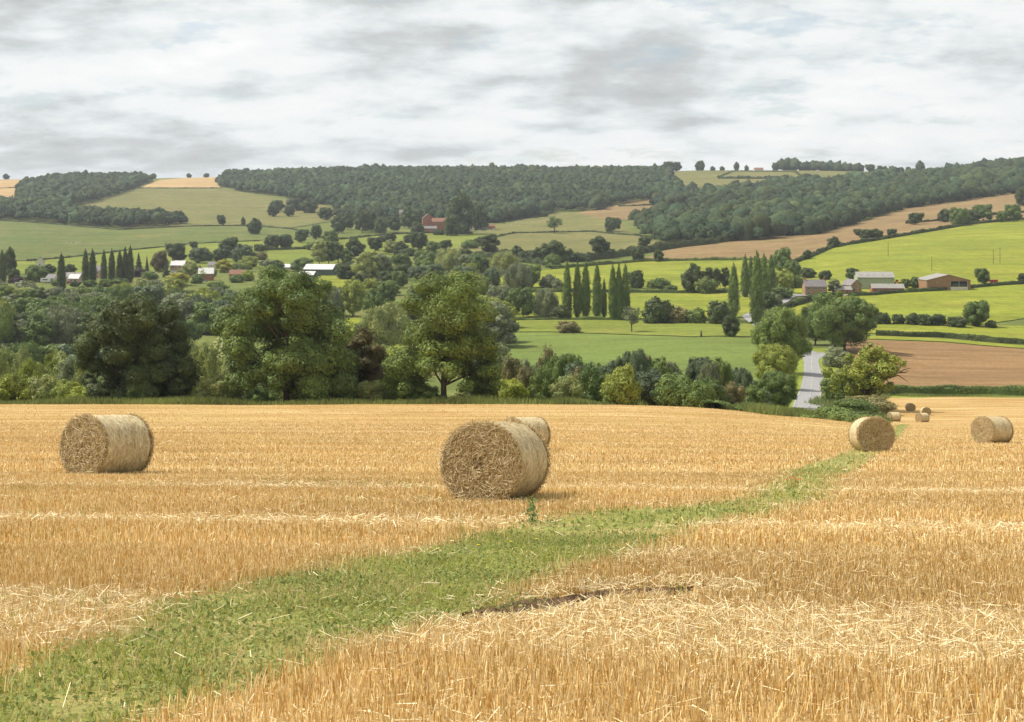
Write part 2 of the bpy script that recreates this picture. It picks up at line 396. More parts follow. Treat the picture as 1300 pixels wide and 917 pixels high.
# road with verges
sheet('verge', [(985,524),(990,500),(1004,480),(1008,462),(1010,450),(1000,444),(1050,443),(1062,452),(1068,480),(1075,500),(1082,524),(1080,530),(990,528)], M['verge'], 226, .6)
sheet('road', [(1000,526),(1003,523),(1009,508),(1016,494),(1020,478),(1020.5,462),(1019,453),(1012,446),(1024,449),(1046,448.5),(1050,452),(1041,456),(1039,460),(1041,468),(1046,478),(1044,494),(1043,508),(1048,522),(1050,527)], M['asphalt'], 226, 1.2)
def ribbon(name, pts, w, mat, Dmin, lift=.3, dash=None, kind='structure', parent=None):
    P = [Vector((*PD(p[0], Dof(p[0], p[1], Dmin))[:2], 0)) for p in pts]
    L = [0]
    for a, b in zip(P, P[1:]): L.append(L[-1]+(b-a).length)
    N = max(4, int(L[-1]/2)); mb = MB()
    pos = []
    for k in range(N+1):
        s = L[-1]*k/N; j = max(0, min(len(P)-2, int(np.searchsorted(L, s))-1)); q = (s-L[j])/(L[j+1]-L[j]); pos.append(P[j].lerp(P[j+1], q))
    for k in range(N):
        if dash and (k*L[-1]/N) % (dash[0]+dash[1]) > dash[0]: continue
        a, b = pos[k], pos[k+1]; d = (b-a).normalized(); o = Vector((-d.y, d.x, 0))*w/2
        q = [a-o, b-o, b+o, a+o]
        mb.add([(v.x, v.y, h1(v.x, v.y)+lift) for v in q], [(0, 1, 2, 3)])
    o = mb.build(name, mat); tag(o, kind=kind); return o
ribbon('road', [(1030,450),(1008,441),(985,428),(965,414),(950,403),(944,399),(925,394)], 5.5, M['asphalt'], 330, .25)
ribbon('lane', [(948,402),(960,397),(975,392),(995,384),(1005,377),(1030,376),(1075,376)], 4.5, M['asphalt'], 500, .35)
ribbon('lane', [(960,377),(985,375),(1010,375.5),(1030,376.5)], 5, M['asphalt'], 500, .5)
ribbon('road_marking', [(1026,524),(1028,508),(1030,494),(1032,478),(1030,464),(1031,455)], .22, M['paint'], 226, .27, dash=(4, 4))
ribbon('road_marking', [(1005.5,523),(1011,508),(1018,494),(1022,478),(1022.5,464)], .09, M['paint'], 226, .27)
ribbon('road_marking', [(1047,522),(1041.5,508),(1042,494),(1043.5,479),(1038.5,468)], .09, M['paint'], 226, .27)

# ------------------------------------------------------------------ foliage machinery
def unit(v): return v/np.maximum(np.linalg.norm(v, axis=-1, keepdims=True), 1e-9)
def leaves(P, N, s, rg, asp=.62, hang=None):
    n = len(P); t = unit(np.cross(N, rg.normal(size=(n, 3))))
    if hang is not None: t = unit(t+np.array([0, 0, -hang]))
    b = unit(np.cross(N, t)); s = s.reshape(-1, 1)
    V = np.stack([P+t*s, P+b*s*asp, P-t*s, P-b*s*asp], 1).reshape(-1, 3)
    return V, np.arange(n*4).reshape(-1, 4)
ICO = {}
def ico(k):
    if k not in ICO:
        import bmesh
        bm = bmesh.new(); bmesh.ops.create_icosphere(bm, subdivisions=k, radius=1)
        ICO[k] = (np.array([v.co[:] for v in bm.verts]), np.array([[v.index for v in f.verts] for f in bm.faces])); bm.free()
    return ICO[k]
def crown_arrays(lobes, ls, rg, dens=1.25, core=.74, jit=.1, spread=.32, hang=None, tintv=.22, asp=.62):
    L = np.array(lobes, float)                                  # x y z rx ry rz
    area = (L[:, 3]*L[:, 4]+L[:, 4]*L[:, 5]+L[:, 3]*L[:, 5])/3*12.57
    n = (area*dens/(ls*ls*1.25)).astype(int)+4
    k = np.repeat(np.arange(len(L)), n)
    d = unit(rg.normal(size=(len(k), 3)))
    bump = 1+.14*np.sin(d[:, 0]*5+k)*np.sin(d[:, 1]*5+k*2.1)+.1*np.sin(d[:, 2]*9+k*1.7+d[:, 0]*4)
    r = (1-np.abs(rg.normal(size=len(k)))*.17+rg.random(len(k))*jit)*bump
    P = L[k, :3]+d*L[k, 3:]*r[:, None]
    keep = np.ones(len(P), bool)
    for j in range(len(L)):
        q = (((P-L[j, :3])/L[j, 3:])**2).sum(1)
        keep &= ~((q < .45) & (k != j))
    P, d, k = P[keep], d[keep], k[keep]
    N = unit(d/L[k, 3:]*L[k, 3:].mean()+rg.normal(size=P.shape)*spread)
    V, Q = leaves(P, N, ls*(.55+.6*rg.random(len(P))), rg, asp, hang)
    lobt = 1+(rg.random(len(L))-.5)*tintv
    t = lobt[k]*(1+(rg.random(len(P))-.5)*.32)
    warm = 1+(rg.random(len(P))-.5)*.16
    col = np.stack([t*warm, t, t*(2-warm)*.95], 1)
    col = np.repeat(col, 4, 0)
    Tt = np.zeros((0, 3), int)
    if core:
        iv, it = ico(2 if len(L) > 3 else 3)
        for j in range(len(L)):
            nb = 1+.12*np.sin(iv[:, 0]*6+j)*np.sin(iv[:, 1]*6)+.08*np.sin(iv[:, 2]*11+j)
            vv = L[j, :3]+iv*L[j, 3:]*core*nb[:, None]
            Tt = np.concatenate([Tt, it+len(V)]); V = np.concatenate([V, vv]); col = np.concatenate([col, np.full((len(vv), 3), .8)])  # core tinted darker than the leaves, painting in the crown's inner shade
    return V, Q, Tt, col
def crown_mesh(name, lobes, ls, rg, sub=3, sq=.42, **k):
    lobes = list(lobes)
    for l in [l for l in lobes if sub]:
        for _ in range(sub):
            d = unit(rg.normal(size=3)+np.array([0, 0, .35])); q = sq*(.7+.5*rg.random())
            lobes.append((l[0]+d[0]*l[3]*.85, l[1]+d[1]*l[4]*.85, l[2]+d[2]*l[5]*.85, l[3]*q, l[4]*q, l[5]*q))
    V, Q, T, c = crown_arrays(lobes, ls, rg, **k)
    return mesh(name, V, Q, T, [M['leaf']], col=c)
def env_lobes(w, h, base, n, rg, rs=(.17, .26), flat=1.0, top=1.0, central=.62, q0=.62, q1=.2):
    cz = (h+base)/2; rz = (h-base)/2; out = []
    if central: out.append((0, 0, cz, w/2*central, w/2*central, rz*central))
    for i in range(n):
        ph = i*2.39996+rg.random()*.5; zz = 1-2*(i+.5)/n; zz = max(-.85, min(.95, zz))
        rr = math.sqrt(max(0, 1-zz*zz)); q = q0+q1*rg.random()
        r = w*(rs[0]+(rs[1]-rs[0])*rg.random())
        out.append((math.cos(ph)*rr*w/2*q, math.sin(ph)*rr*w/2*q, cz+zz*rz*q*top, r, r, r*flat*(.75+.25*rg.random())))
    return out
def trunk_mesh(name, h, base, lobes, rg, r0=None, bark='bark', nl=6):
    mb = MB(); r0 = r0 or h*.028
    lean = rg.normal(size=2)*.02*h
    pts = [(0, 0, -.4), (0, 0, .15*base+.2), (lean[0]*.5, lean[1]*.5, base), (lean[0], lean[1], base+(h-base)*.45), (lean[0]*1.2, lean[1]*1.2, base+(h-base)*.8)]
    mb.tube(pts, [r0*1.35, r0, r0*.8, r0*.5, r0*.15], 8)
    for l in sorted(lobes, key=lambda l: -l[3])[1:nl+1] if len(lobes) > 3 else []:
        z0 = max(base*.8, l[2]-math.hypot(l[0], l[1])*(.8+.4*rg.random()))
        if z0 > l[2]-.3 or z0 > h*.7: continue
        a = np.array([lean[0]*.4, lean[1]*.4, z0]); b = np.array(l[:3]); m = (a*.5+b*.5)+np.array([0, 0, -.06*h*.5])
        mb.tube([tuple(a), tuple(m), tuple(b)], [r0*.45, r0*.3, r0*.08], 5)
    V = np.concatenate(mb.V)
    return mesh(name, V, mb.Q, mb.T, [M[bark]], smooth=True)

PROTO = {}
def proto(kind, var, hi):
    key = (kind, var, hi)
    if key in PROTO: return PROTO[key]
    rg = np.random.default_rng(abs(hash((kind, var, hi))) % 9999 if False else (sum(map(ord, kind))*31+var*7+hi*3))
    nm = {'round': 'crown', 'poplar': 'crown'}.get(kind, 'crown')
    s = .2 if hi else .42
    kw = {}
    if kind == 'round': w, h, base = 12, 12, .5; lb = env_lobes(w, h, base, 20 if hi else 16, rg, (.13, .24), q0=.52, q1=.38)
    elif kind == 'broad': w, h, base = 15, 12, 1.3; lb = env_lobes(w, h, base, 22 if hi else 18, rg, (.11, .2), q0=.5, q1=.42)
    elif kind == 'upright': w, h, base = 9, 15, 1.0; lb = env_lobes(w, h, base, 16 if hi else 12, rg, (.17, .27), central=.5)
    elif kind == 'airy': w, h, base = 11, 14, 3; lb = env_lobes(w, h, base, 17, rg, (.10, .17), central=.38); kw = dict(dens=.95, core=.5, jit=.25)
    elif kind == 'willow': w, h, base = 13, 12, .6; lb = env_lobes(w, h, base, 14, rg, (.16, .25), flat=1.5); kw = dict(hang=1.2, asp=.35, dens=1.7)
    elif kind == 'poplar':
        w, h, base = 3.6, 22, 1.0; lb = []
        nn = 30
        for i in range(nn):
            q = (i+.5)/nn; z = base+q*(h-base-.6); rr = w/2*min(1, (q*5+.35))*(1-q**3.2)**.8+.12
            ph = i*2.4; r = rr*.62
            lb.append((math.cos(ph)*rr*.42, math.sin(ph)*rr*.42, z, r, r, max(r*1.9, .8)))
        kw = dict(hang=-1.2, jit=.35, asp=.5, tintv=.5); s *= .75
    elif kind == 'conifer':
        w, h, base = 6, 14, .8; lb = []
        for i in range(22):
            q = i/21; z = base+q*(h-base-.5); rr = w/2*(1-q)*.8+.15; ph = i*2.4
            lb.append((math.cos(ph)*rr*.5, math.sin(ph)*rr*.5, z, rr*.65+.1, rr*.65+.1, .9))
        s *= .8
    elif kind == 'bush': w, h, base = 5, 4, -.3; lb = env_lobes(w, h, base, 11, rg, (.18, .3), central=.7); s = .16 if hi else .3; kw = dict(jit=.25)
    elif kind == 'sapling': w, h, base = 3.2, 6, -.2; lb = env_lobes(w, h, base, 13, rg, (.13, .24), central=.5); s = .17 if hi else .3; kw = dict(jit=.4, asp=.4, hang=-.6)
    elif kind == 'scrub': w, h, base = 4.5, 6, -.3; lb = env_lobes(w, h, base, 12, rg, (.15, .26), flat=1.3, central=.55); s = .17 if hi else .3; kw = dict(jit=.35, asp=.45, hang=-.8, dens=1.1)
    elif kind == 'pollard': w, h, base = 8, 10, 3.2; lb = env_lobes(w, h, base, 14, rg, (.09, .17), central=.3); kw = dict(dens=.7, core=.35, jit=.4)
    cm = crown_mesh(kind+'_crown', lb, s, rg, sub=0 if kind in ('poplar', 'conifer') else 3 if hi else 2, **kw)
    tm = trunk_mesh(kind+'_trunk', h*.9, max(base, .4), lb, rg, r0=None if kind not in ('bush', 'scrub', 'sapling') else .09, nl=6 if kind not in ('poplar', 'conifer') else 0)
    PROTO[key] = (cm, tm, w, h)
    return PROTO[key]
COL = dict(green=(.145, .205, .055), dark=(.088, .118, .040), olive=(.18, .24, .058), pale=(.34, .375, .13), grey=(.21, .24, .13),
           yellow=(.40, .38, .06), copper=(.14, .115, .04), purple=(.09, .05, .06), brown=(.24, .215, .09), blue=(.135, .18, .095),
           lime=(.32, .36, .045), fresh=(.28, .32, .06), hill=(.095, .13, .052), canopy=(.044, .068, .031))
NAMES = dict(round='broadleaf_tree', broad='oak_tree', upright='ash_tree', airy='birch_tree', willow='willow_tree', poplar='poplar_tree',
             conifer='conifer_tree', bush='bush', sapling='sapling', scrub='shrub', pollard='pollard_tree')
CATS = dict(bush='bush', scrub='shrub', sapling='sapling')
KW = dict(round='round-crowned tree', broad='broad spreading tree', upright='upright tree', airy='open-crowned tree', willow='soft willow-like tree', poplar='slim columnar poplar',
          conifer='pointed conifer', bush='bush', sapling='slender sapling', scrub='shrub', pollard='sparse pollarded tree')
CW = dict(green='mid-green', dark='dark green', olive='olive green', pale='pale green', grey='grey-green', yellow='yellow-green', copper='copper-brown', purple='dark purple',
          brown='brownish', blue='bluish green', lime='lime green', fresh='fresh green', hill='deep green')
AUTO = []
KEEP = [(50,105,345,362,800),(214,240,331,344,900),(250,274,338,356,850),(291,312,343,354,850),(188,202,342,348,900),(360,376,336,342,800),(377,421,333,352,800),
        (55,72,358,368,700),(84,104,358,368,700),(422,455,336,364,700),(121,130,340,352,850)]
def clash(px, b, h, w, D, slack=0):
    return any(D < kd and px+w*.5 > x0 and px-w*.5 < x1 and b > y0 and b-h < y1-slack for x0, x1, y0, y1, kd in KEEP)
def plant(kind, px, py, hp, wp, col='green', label=None, group=None, Dmin=150, D=None, hi=None, where=None):
    """a tree or bush standing at (px, py), hp high and wp wide as seen from the gateway"""
    if D is None: x, D, z = at(px, py, Dmin)
    else: x, D, z = PD(px, D)
    hi_ = (D < 430) if hi is None else hi
    cm, tm, w, h = proto(kind, rnd.randrange(3 if kind in ('poplar', 'round', 'broad', 'bush', 'scrub', 'upright') else 2), int(hi_))
    r = empty(NAMES[kind], (x, D, z-.1), rnd.random()*6.28)
    sx = wp*D/F/w; sz = hp*D/F/h
    r.scale = (sx, sx, sz)
    c = obj('crown', cm, r); t = obj('trunk', tm, r)
    b = np.array(COL[col])*(1+(rnd.random()-.5)*.22); c.color = (*b, 1)
    tag(r, label, CATS.get(kind, 'tree'), group)
    if label is None: AUTO.append((r, kind, col, px, py if py else HY+(CZ-z)/D*F, hp, wp, D, where))
    return r

exec_later = []
# ---- hero trees, lobes in metres from the trunk foot
def hero(name, label, px, py, D, lob, sc_, foot, colr, base, r0, dens=1.3, jit=.12, core=.8, ls=.16, extra=None, seed=1, yspread=.55, spread=.3, lsc=.88):
    rg = np.random.default_rng(seed)
    x, D, z = PD(px, D); r = empty(name, (x, D, z-.1))
    L = []; xs_ = [(cx-foot[0])*sc_ for cx, cy, q in lob]; W = max(abs(v) for v in xs_)+.1
    H_ = max((foot[1]-cy)*sc_ for cx, cy, q in lob)
    for cx, cy, q in lob:
        X_ = (cx-foot[0])*sc_; Z_ = (foot[1]-cy)*sc_; q *= sc_
        rad = W*.85*math.sqrt(max(.1, 1-(X_/W)**2*.8))
        Y_ = (rg.random()*2-1)*rad*yspread
        L.append((X_, Y_, Z_, q, q, q*.9))
        # the far and near sides of the crown
        L.append((X_*.7+rg.normal()*q*.3, rad*.75*(1 if rg.random() < .5 else -1)*(.6+.4*rg.random()), Z_*.95, q*.85, q*.85, q*.75))
    c = obj('crown', crown_mesh('crown', [(*l[:3], l[3]*lsc, l[4]*lsc, l[5]*lsc*.95) for l in L], ls, rg, dens=dens, jit=jit, core=core, spread=spread, tintv=.35), r); c.color = (*COL[colr], 1)
    mb = MB()
    ht = H_*.75
    mb.tube([(0, 0, -.5), (0.05, 0, .5), (0, 0, base), (.2, 0, base+(ht-base)*.5), (.1, .1, ht)], [r0*1.5, r0, r0*.8, r0*.5, r0*.12], 10)
    for k, l in enumerate(L):
        if k % 2 and rg.random() < .4: continue
        hd = math.hypot(l[0], l[1]); a = np.array([0, 0, max(base*.8, min(l[2]-hd*(.7+.5*rg.random()), ht))])
        if l[2] < a[2]+.6 or l[2] < base+2.2: continue
        b = np.array(l[:3]); m = a*.5+b*.5+np.array([0, 0, -.06*hd])
        mb.tube([tuple(a), tuple(m), tuple(b)], [r0*.42, r0*.26, r0*.07], 6)
    if extra:
        for p in extra:
            mb.tube([((a-foot[0])*sc_, b_, (foot[1]-c_)*sc_) for a, b_, c_ in p], list(np.linspace(.16, .03, len(p))), 5)
    mb.build('trunk', M['bark'], r, smooth=True)
    tag(r, label, 'tree')
    return r
hero('sycamore_tree', 'dense dark sycamore with foliage to the ground at the stubble edge, behind the left bale', 175, 515, 200,
     [(740,190,90),(620,200,80),(500,225,45),(830,230,80),(520,300,90),(680,290,110),(850,320,90),(460,380,80),(600,400,110),(760,400,110),(880,400,70),(430,470,60),(560,500,100),(720,520,110),(860,500,100),(950,500,70),(420,560,40),(520,600,70),(640,630,70),(900,590,70),(780,600,70),(980,560,40)],
     .028, (690, 690), 'dark', 1.5, .4, seed=3)
hero('ash_tree', 'tall spreading ash with a gappy crown, just right of the dark sycamore', 363, 515, 197,
     [(280,110,60),(370,115,55),(440,150,65),(210,190,65),(300,210,75),(120,255,55),(85,285,35),(160,335,55),(230,300,60),(400,250,75),(480,260,85),(550,300,55),(150,420,45),(300,400,60),(400,390,85),(500,400,80),(570,420,60),(270,480,55),(370,500,60),(470,500,70),(560,500,60),(225,540,30),(200,380,50),(250,440,52),(340,465,55),(160,480,35)],
     .036, (342, 585), 'green', 3, .42, dens=1.25, seed=4, jit=.2, core=.6, yspread=.5, lsc=1.0)
hero('maple_tree', 'copper-tinged dark tree squeezed between the two big ash trees', 462, 515, 206,
     [(640,310,45),(590,370,50),(690,370,50),(640,400,60),(590,470,60),(690,470,60),(640,500,80),(560,540,50),(710,540,50),(640,550,50)],
     .036, (640, 585), 'copper', 1.5, .3, seed=5)
hero('ash_tree', 'tall green ash with a bare forked trunk, behind the two central bales', 563, 515, 196,
     [(900,130,70),(1020,140,75),(830,200,55),(1080,220,65),(940,230,90),(860,320,80),(1010,300,85),(1090,350,70),(780,430,75),(880,420,60),(990,420,50),(1100,460,60),(750,480,40),(1115,535,40),(820,490,45),(1060,500,40),(1130,400,35),(730,510,42),(800,535,40),(900,370,60),(960,350,50),(1000,430,55),(1130,500,45),(1080,560,38),(1130,450,40)],
     .036, (940, 585), 'olive', 3.4, .45, dens=1.1, seed=6, jit=.2, core=.5, yspread=.5)
hero('oak_tree', 'wide oak with dead branches on its right, beside the road behind the small bales', 1101, 518, 250,
     [(365,62,36),(345,45,22),(430,175,48),(380,170,55),(465,185,34),(290,200,55),(220,210,55),(60,210,42),(110,240,50),(180,200,50),(210,125,40),(260,150,50),(330,90,50),(400,120,52),(460,125,42),(520,150,28),(240,250,60),(330,240,60),(400,225,52),(200,310,50),(300,320,60),(370,320,50),(430,285,32),(100,300,40),(300,390,42),(300,430,30)],
     .0283, (305, 445), 'fresh', 2.0, .5, dens=1.05, seed=8, jit=.2, core=.5, ls=.22, yspread=.5,
     extra=[[(420,0,240),(480,-.5,215),(530,-.6,185),(570,-.7,178)], [(440,0,240),(500,.3,225),(565,.4,268)], [(500,-.4,205),(540,-.3,205),(560,-.2,196)], [(350,0,80),(362,0,50),(365,.1,20)]])

# ---- scrub and shrubs along the far edge of the stubble
gB = 'shrubs along the far edge of the stubble field'
LBL = []
for i in range(26):
    px = -60+i*14+rnd.uniform(-5, 5)
    if px < 110 or px > 235:
        D = rnd.uniform(228, 268); top = rnd.uniform(438, 462) if px < 110 else rnd.uniform(430, 475)
        h = (HY+(CZ-PD(px, D)[2])/D*F)-top
        plant(rnd.choice(['scrub', 'sapling', 'scrub']), px, None, h, rnd.uniform(26, 38), rnd.choice(['pale', 'pale', 'fresh', 'pale', 'grey']), D=D, group=gB)
for i in range(40):
    px = -70+i*18+rnd.uniform(-6, 6)
    D = rnd.uniform(196, 214); h = rnd.uniform(20, 42)
    if 540 < px < 590: continue
    plant(rnd.choice(['bush', 'scrub', 'bush']), px, None, h, rnd.uniform(28, 44), rnd.choice(['fresh', 'pale', 'olive', 'pale', 'green', 'lime', 'fresh']), D=D, group=gB)
for i in range(31):
    px = 628+i*11.2+rnd.uniform(-4, 4); D = rnd.uniform(232, 262)
    top = 452+6*math.sin(px*.06)+max(0, px-900)*.35+rnd.uniform(-4, 10)
    h = (HY+(CZ-PD(px, D)[2])/D*F)-top
    plant(rnd.choice(['scrub', 'sapling', 'sapling', 'round']), px, None, h, rnd.uniform(22, 36), rnd.choice(['grey', 'blue', 'blue', 'green', 'olive', 'brown']), D=D, group=gB)
for px, D, h, w, k, c in ((645,206,32,46,'bush','lime'),(690,212,46,34,'scrub','olive'),(718,208,40,36,'scrub','pale'),(752,214,50,40,'scrub','green'),(787,205,44,46,'bush','fresh'),
                          (826,212,50,44,'scrub','blue'),(856,206,42,46,'bush','green'),(884,203,34,40,'bush','green'),(905,212,40,34,'scrub','green'),(927,214,34,30,'bush','brown'),(952,222,32,32,'bush','green'),(668,222,50,30,'scrub','brown'),(735,228,54,28,'sapling','brown'),(905,236,52,26,'sapling','brown')):
    plant(k, px, None, h, w, c, D=D, group=gB)

# ---- trees near the road
plant('round', 992, 478, 84, 62, 'olive', 'bushy olive-green tree overhanging the left side of the road', D=385, hi=True)
plant('round', 984, 497, 58, 52, 'fresh', 'lower rounded tree in front of the bushy olive one, left of the road', D=325, hi=True)
plant('round', 986, 519, 50, 44, 'green', 'small dark round tree on the bank just left of the near road end', D=252, hi=True)
plant('broad', 1072, 447, 72, 84, 'green', 'large spreading tree where the road disappears, right of the bend', D=470, hi=True)
plant('airy', 1060, 440, 76, 44, 'olive', 'tall thin-topped tree rising out of the spreading one at the road bend', D=480, hi=True)
plant('broad', 1035, 440, 52, 52, 'green', 'round-shouldered tree left of the spreading one at the road bend', D=500, hi=True)
plant('bush', 1064, 466, 22, 34, 'grey', 'grey-green bush on the right verge at the road bend', D=420)
plant('bush', 1066, 505, 30, 28, 'grey', 'grey-green bush on the road verge left of the oak foot', D=300)
plant('bush', 1068, 516, 36, 44, 'green', 'wide green bush on the bank left of the oak foot', D=268)
plant('bush', 1105, 526, 22, 60, 'brown', 'low brownish bush under the oak', D=236)
plant('bush', 1085, 530, 22, 44, 'green', 'low dark bush behind the small lone bale', D=225)

# ---- explicit valley trees: kind, px, foot y, height, width, colour, Dmin
T_ = []
def row(kind, col, group, lst, **k):
    for (px, py, hp, wp) in lst: plant(kind, px, py, hp, wp, col, group=group, **k)
row('poplar', 'green', 'poplar row in the green fields', [(720,405,75,12),(733,405,75,11),(743.6,405,76,12),(758,406,74,12),(767,405,53,7),(778,407,74,11),(785.5,407,74,10),(794,407,74,12)], where='in the row across the bright fields')
row('poplar', 'green', 'poplar clump by the farm lane', [(931.5,404,72,14),(946,378,56,11),(953,376,52,9),(961,414,98,17),(970,382,62,12),(979,378,56,12)], where='in the clump left of the farmhouse')
row('poplar', 'dark', 'poplars behind the village meadow', [(2.5,364,48,10),(78,372,52,11),(108.5,362,47,9),(117.5,361,46,10),(132,362,46,8),(142,361,46,9),(152,359,42,9),(159,359,47,8),(165.5,359,48,9)], where='by the village')
row('conifer', 'dark', 'village conifers', [(176,343,22,12),(186.5,345,20,7),(211,353,20,13)])
HB = 'trees around the village'
for k, px, py, hp, wp, c in [('round',12,352,36,18,'dark'),('bush',23,364,11,19,'purple'),('bush',35,368,9,10,'purple'),('round',45,358,22,26,'green'),('round',18,361,21,18,'dark'),('round',63,348,12,18,'dark'),('round',89,348,13,13,'dark'),
  ('round',203,345,27,21,'copper'),('round',224,334,27,28,'dark'),('round',253,335,22,28,'blue'),('round',291,328,27,26,'dark'),('round',279,333,18,20,'dark'),('round',304,334,23,22,'blue'),('broad',224,363,16,34,'yellow'),('round',241,351,18,24,'pale'),
  ('round',285,346,16,24,'yellow'),('round',303,352,18,18,'green'),('bush',268,352,10,14,'green'),('bush',177,352,10,16,'purple'),('bush',190,356,10,18,'green'),('round',310,345,15,22,'fresh'),('bush',258,356,12,16,'fresh'),
  ('round',323,298,20,20,'dark'),('round',281,287,15,12,'hill'),('round',309,287,11,6,'hill'),('round',346,276,17,16,'dark'),('round',368,276,17,15,'dark'),('round',352,269,16,20,'hill'),('broad',376,268,16,26,'hill'),('round',392,271,18,24,'hill'),
  ('round',413,280,18,21,'dark'),('round',431,277,13,18,'hill'),('round',346,318,21,22,'dark'),('round',363,317,21,20,'dark'),('round',383,309,19,19,'dark'),('round',402,305,21,16,'dark'),('round',420,309,17,19,'green'),('bush',331,331,10,14,'brown'),
  ('round',311,334,22,26,'blue'),('round',280,333,14,18,'dark'),('round',384,345,18,28,'green'),('upright',405,338,33,22,'pale'),('upright',417,337,31,22,'green'),('upright',429,334,26,20,'dark'),('round',451.5,328,25,25,'dark'),('round',476,319,19,21,'dark'),
  ('round',496,322,17,18,'pale'),('round',496,308,14,17,'dark'),('round',531,318,25,26,'dark'),('upright',460,358,40,22,'pale'),('upright',472,357,40,22,'pale'),('upright',486,356,36,22,'grey'),('round',508,350,29,28,'green'),('broad',539,344,25,34,'green'),
  ('willow',572,345,28,34,'pale'),('round',588,345,24,26,'grey'),('round',606,346,25,24,'green'),('round',448,402,50,32,'fresh'),('willow',425,402,36,28,'grey'),('round',473,404,35,28,'green'),('round',491,388,34,30,'green'),
  ('upright',622,326,31,24,'dark'),('round',655,330,17,20,'dark'),('round',681,333,18,22,'dark'),('broad',706,338,33,38,'dark'),('bush',702,340,15,20,'green'),('upright',762,329,31,22,'dark'),('round',809,333,19,19,'dark'),('round',836,333,16,14,'dark'),
  ('round',818,314,14,19,'dark'),('broad',777,295,19,23,'dark'),('pollard',704,297,22,22,'green'),('bush',690,276,7,12,'dark'),('round',586,298,50,40,'hill'),('round',604,292,34,30,'hill'),('round',560,272,20,24,'hill'),
  ('round',460,296,32,26,'hill'),('round',441,292,24,20,'hill'),('round',430,296,22,20,'hill'),('round',483,297,22,16,'hill'),('round',472,294,28,22,'hill'),('round',500,295,22,20,'hill'),('round',520,290,26,24,'hill'),('round',536,286,22,22,'hill'),
  ('willow',641,347,26,34,'pale'),('pollard',629,362,24,26,'grey'),('willow',658,368,32,34,'grey'),('broad',674,366,30,30,'olive'),('bush',696,366,15,18,'grey'),('bush',708,368,12,14,'grey'),('broad',636,400,38,36,'grey'),('broad',664,404,40,42,'green'),
  ('willow',692,404,36,32,'grey'),('bush',712.6,406,16,22,'dark'),('bush',722,423,14,30,'brown'),('pollard',802,422,33,26,'grey'),('bush',834.6,411,28,36,'dark'),('bush',860,411,18,26,'brown'),('bush',884,411,17,24,'olive'),('bush',872,410,14,18,'brown'),
  ('bush',807,367,22,18,'dark'),('bush',837,367,12,24,'green'),('round',879,372,35,30,'dark'),('upright',899,369,29,16,'dark'),('upright',911,367,28,12,'dark'),('upright',921,367,29,12,'dark'),('bush',896,373,18,28,'olive'),('bush',852,370,7,16,'green'),
  ('bush',914,412,27,30,'dark'),('round',928,428,28,24,'dark'),('round',993,345,31,24,'green'),('round',1005,352,22,20,'green'),('bush',996,367,21,24,'fresh'),('bush',1012,366,14,16,'olive'),('bush',993,380,14,26,'green'),('bush',979,388,14,24,'grey'),
  ('round',975,396,26,24,'dark'),('round',1025,354,14,18,'dark'),('round',1048,356,13,15,'dark'),('upright',1059,374,19,16,'grey'),('round',1083,356,16,18,'dark'),('round',1150,367,14,13,'green'),('round',1162,366,15,13,'green'),('round',1186,366,12,12,'green'),
  ('round',1247,362,23,20,'green'),('round',1299,360,14,16,'dark'),('broad',1239,415,33,38,'green'),('bush',1216,416,13,24,'dark'),('bush',1258,417,9,12,'dark'),('bush',1121,412,14,20,'dark'),('bush',1141,412,12,16,'dark'),('bush',1160,413,13,20,'dark'),('bush',1175,414,14,18,'dark'),('bush',1191,414,14,20,'dark'),
  ('round',1100,305,15,20,'dark'),('round',1113,304,13,18,'dark'),('round',1090,300,10,14,'hill'),('round',1132,300,10,14,'hill'),('round',1025,330,12,14,'dark'),('round',1058,315,14,17,'dark'),('round',1162,286,17,22,'dark'),('round',1199,283,18,16,'dark'),('broad',1217,288,24,28,'green'),('round',1234,284,18,18,'dark'),('broad',1248,281,22,26,'green'),('round',1287,282,24,22,'green'),('round',1272,283,16,16,'green'),('round',1299,262,24,22,'dark')]:
    plant(k, px, py, hp, wp, c, group='single trees and bushes across the valley', Dmin=260)
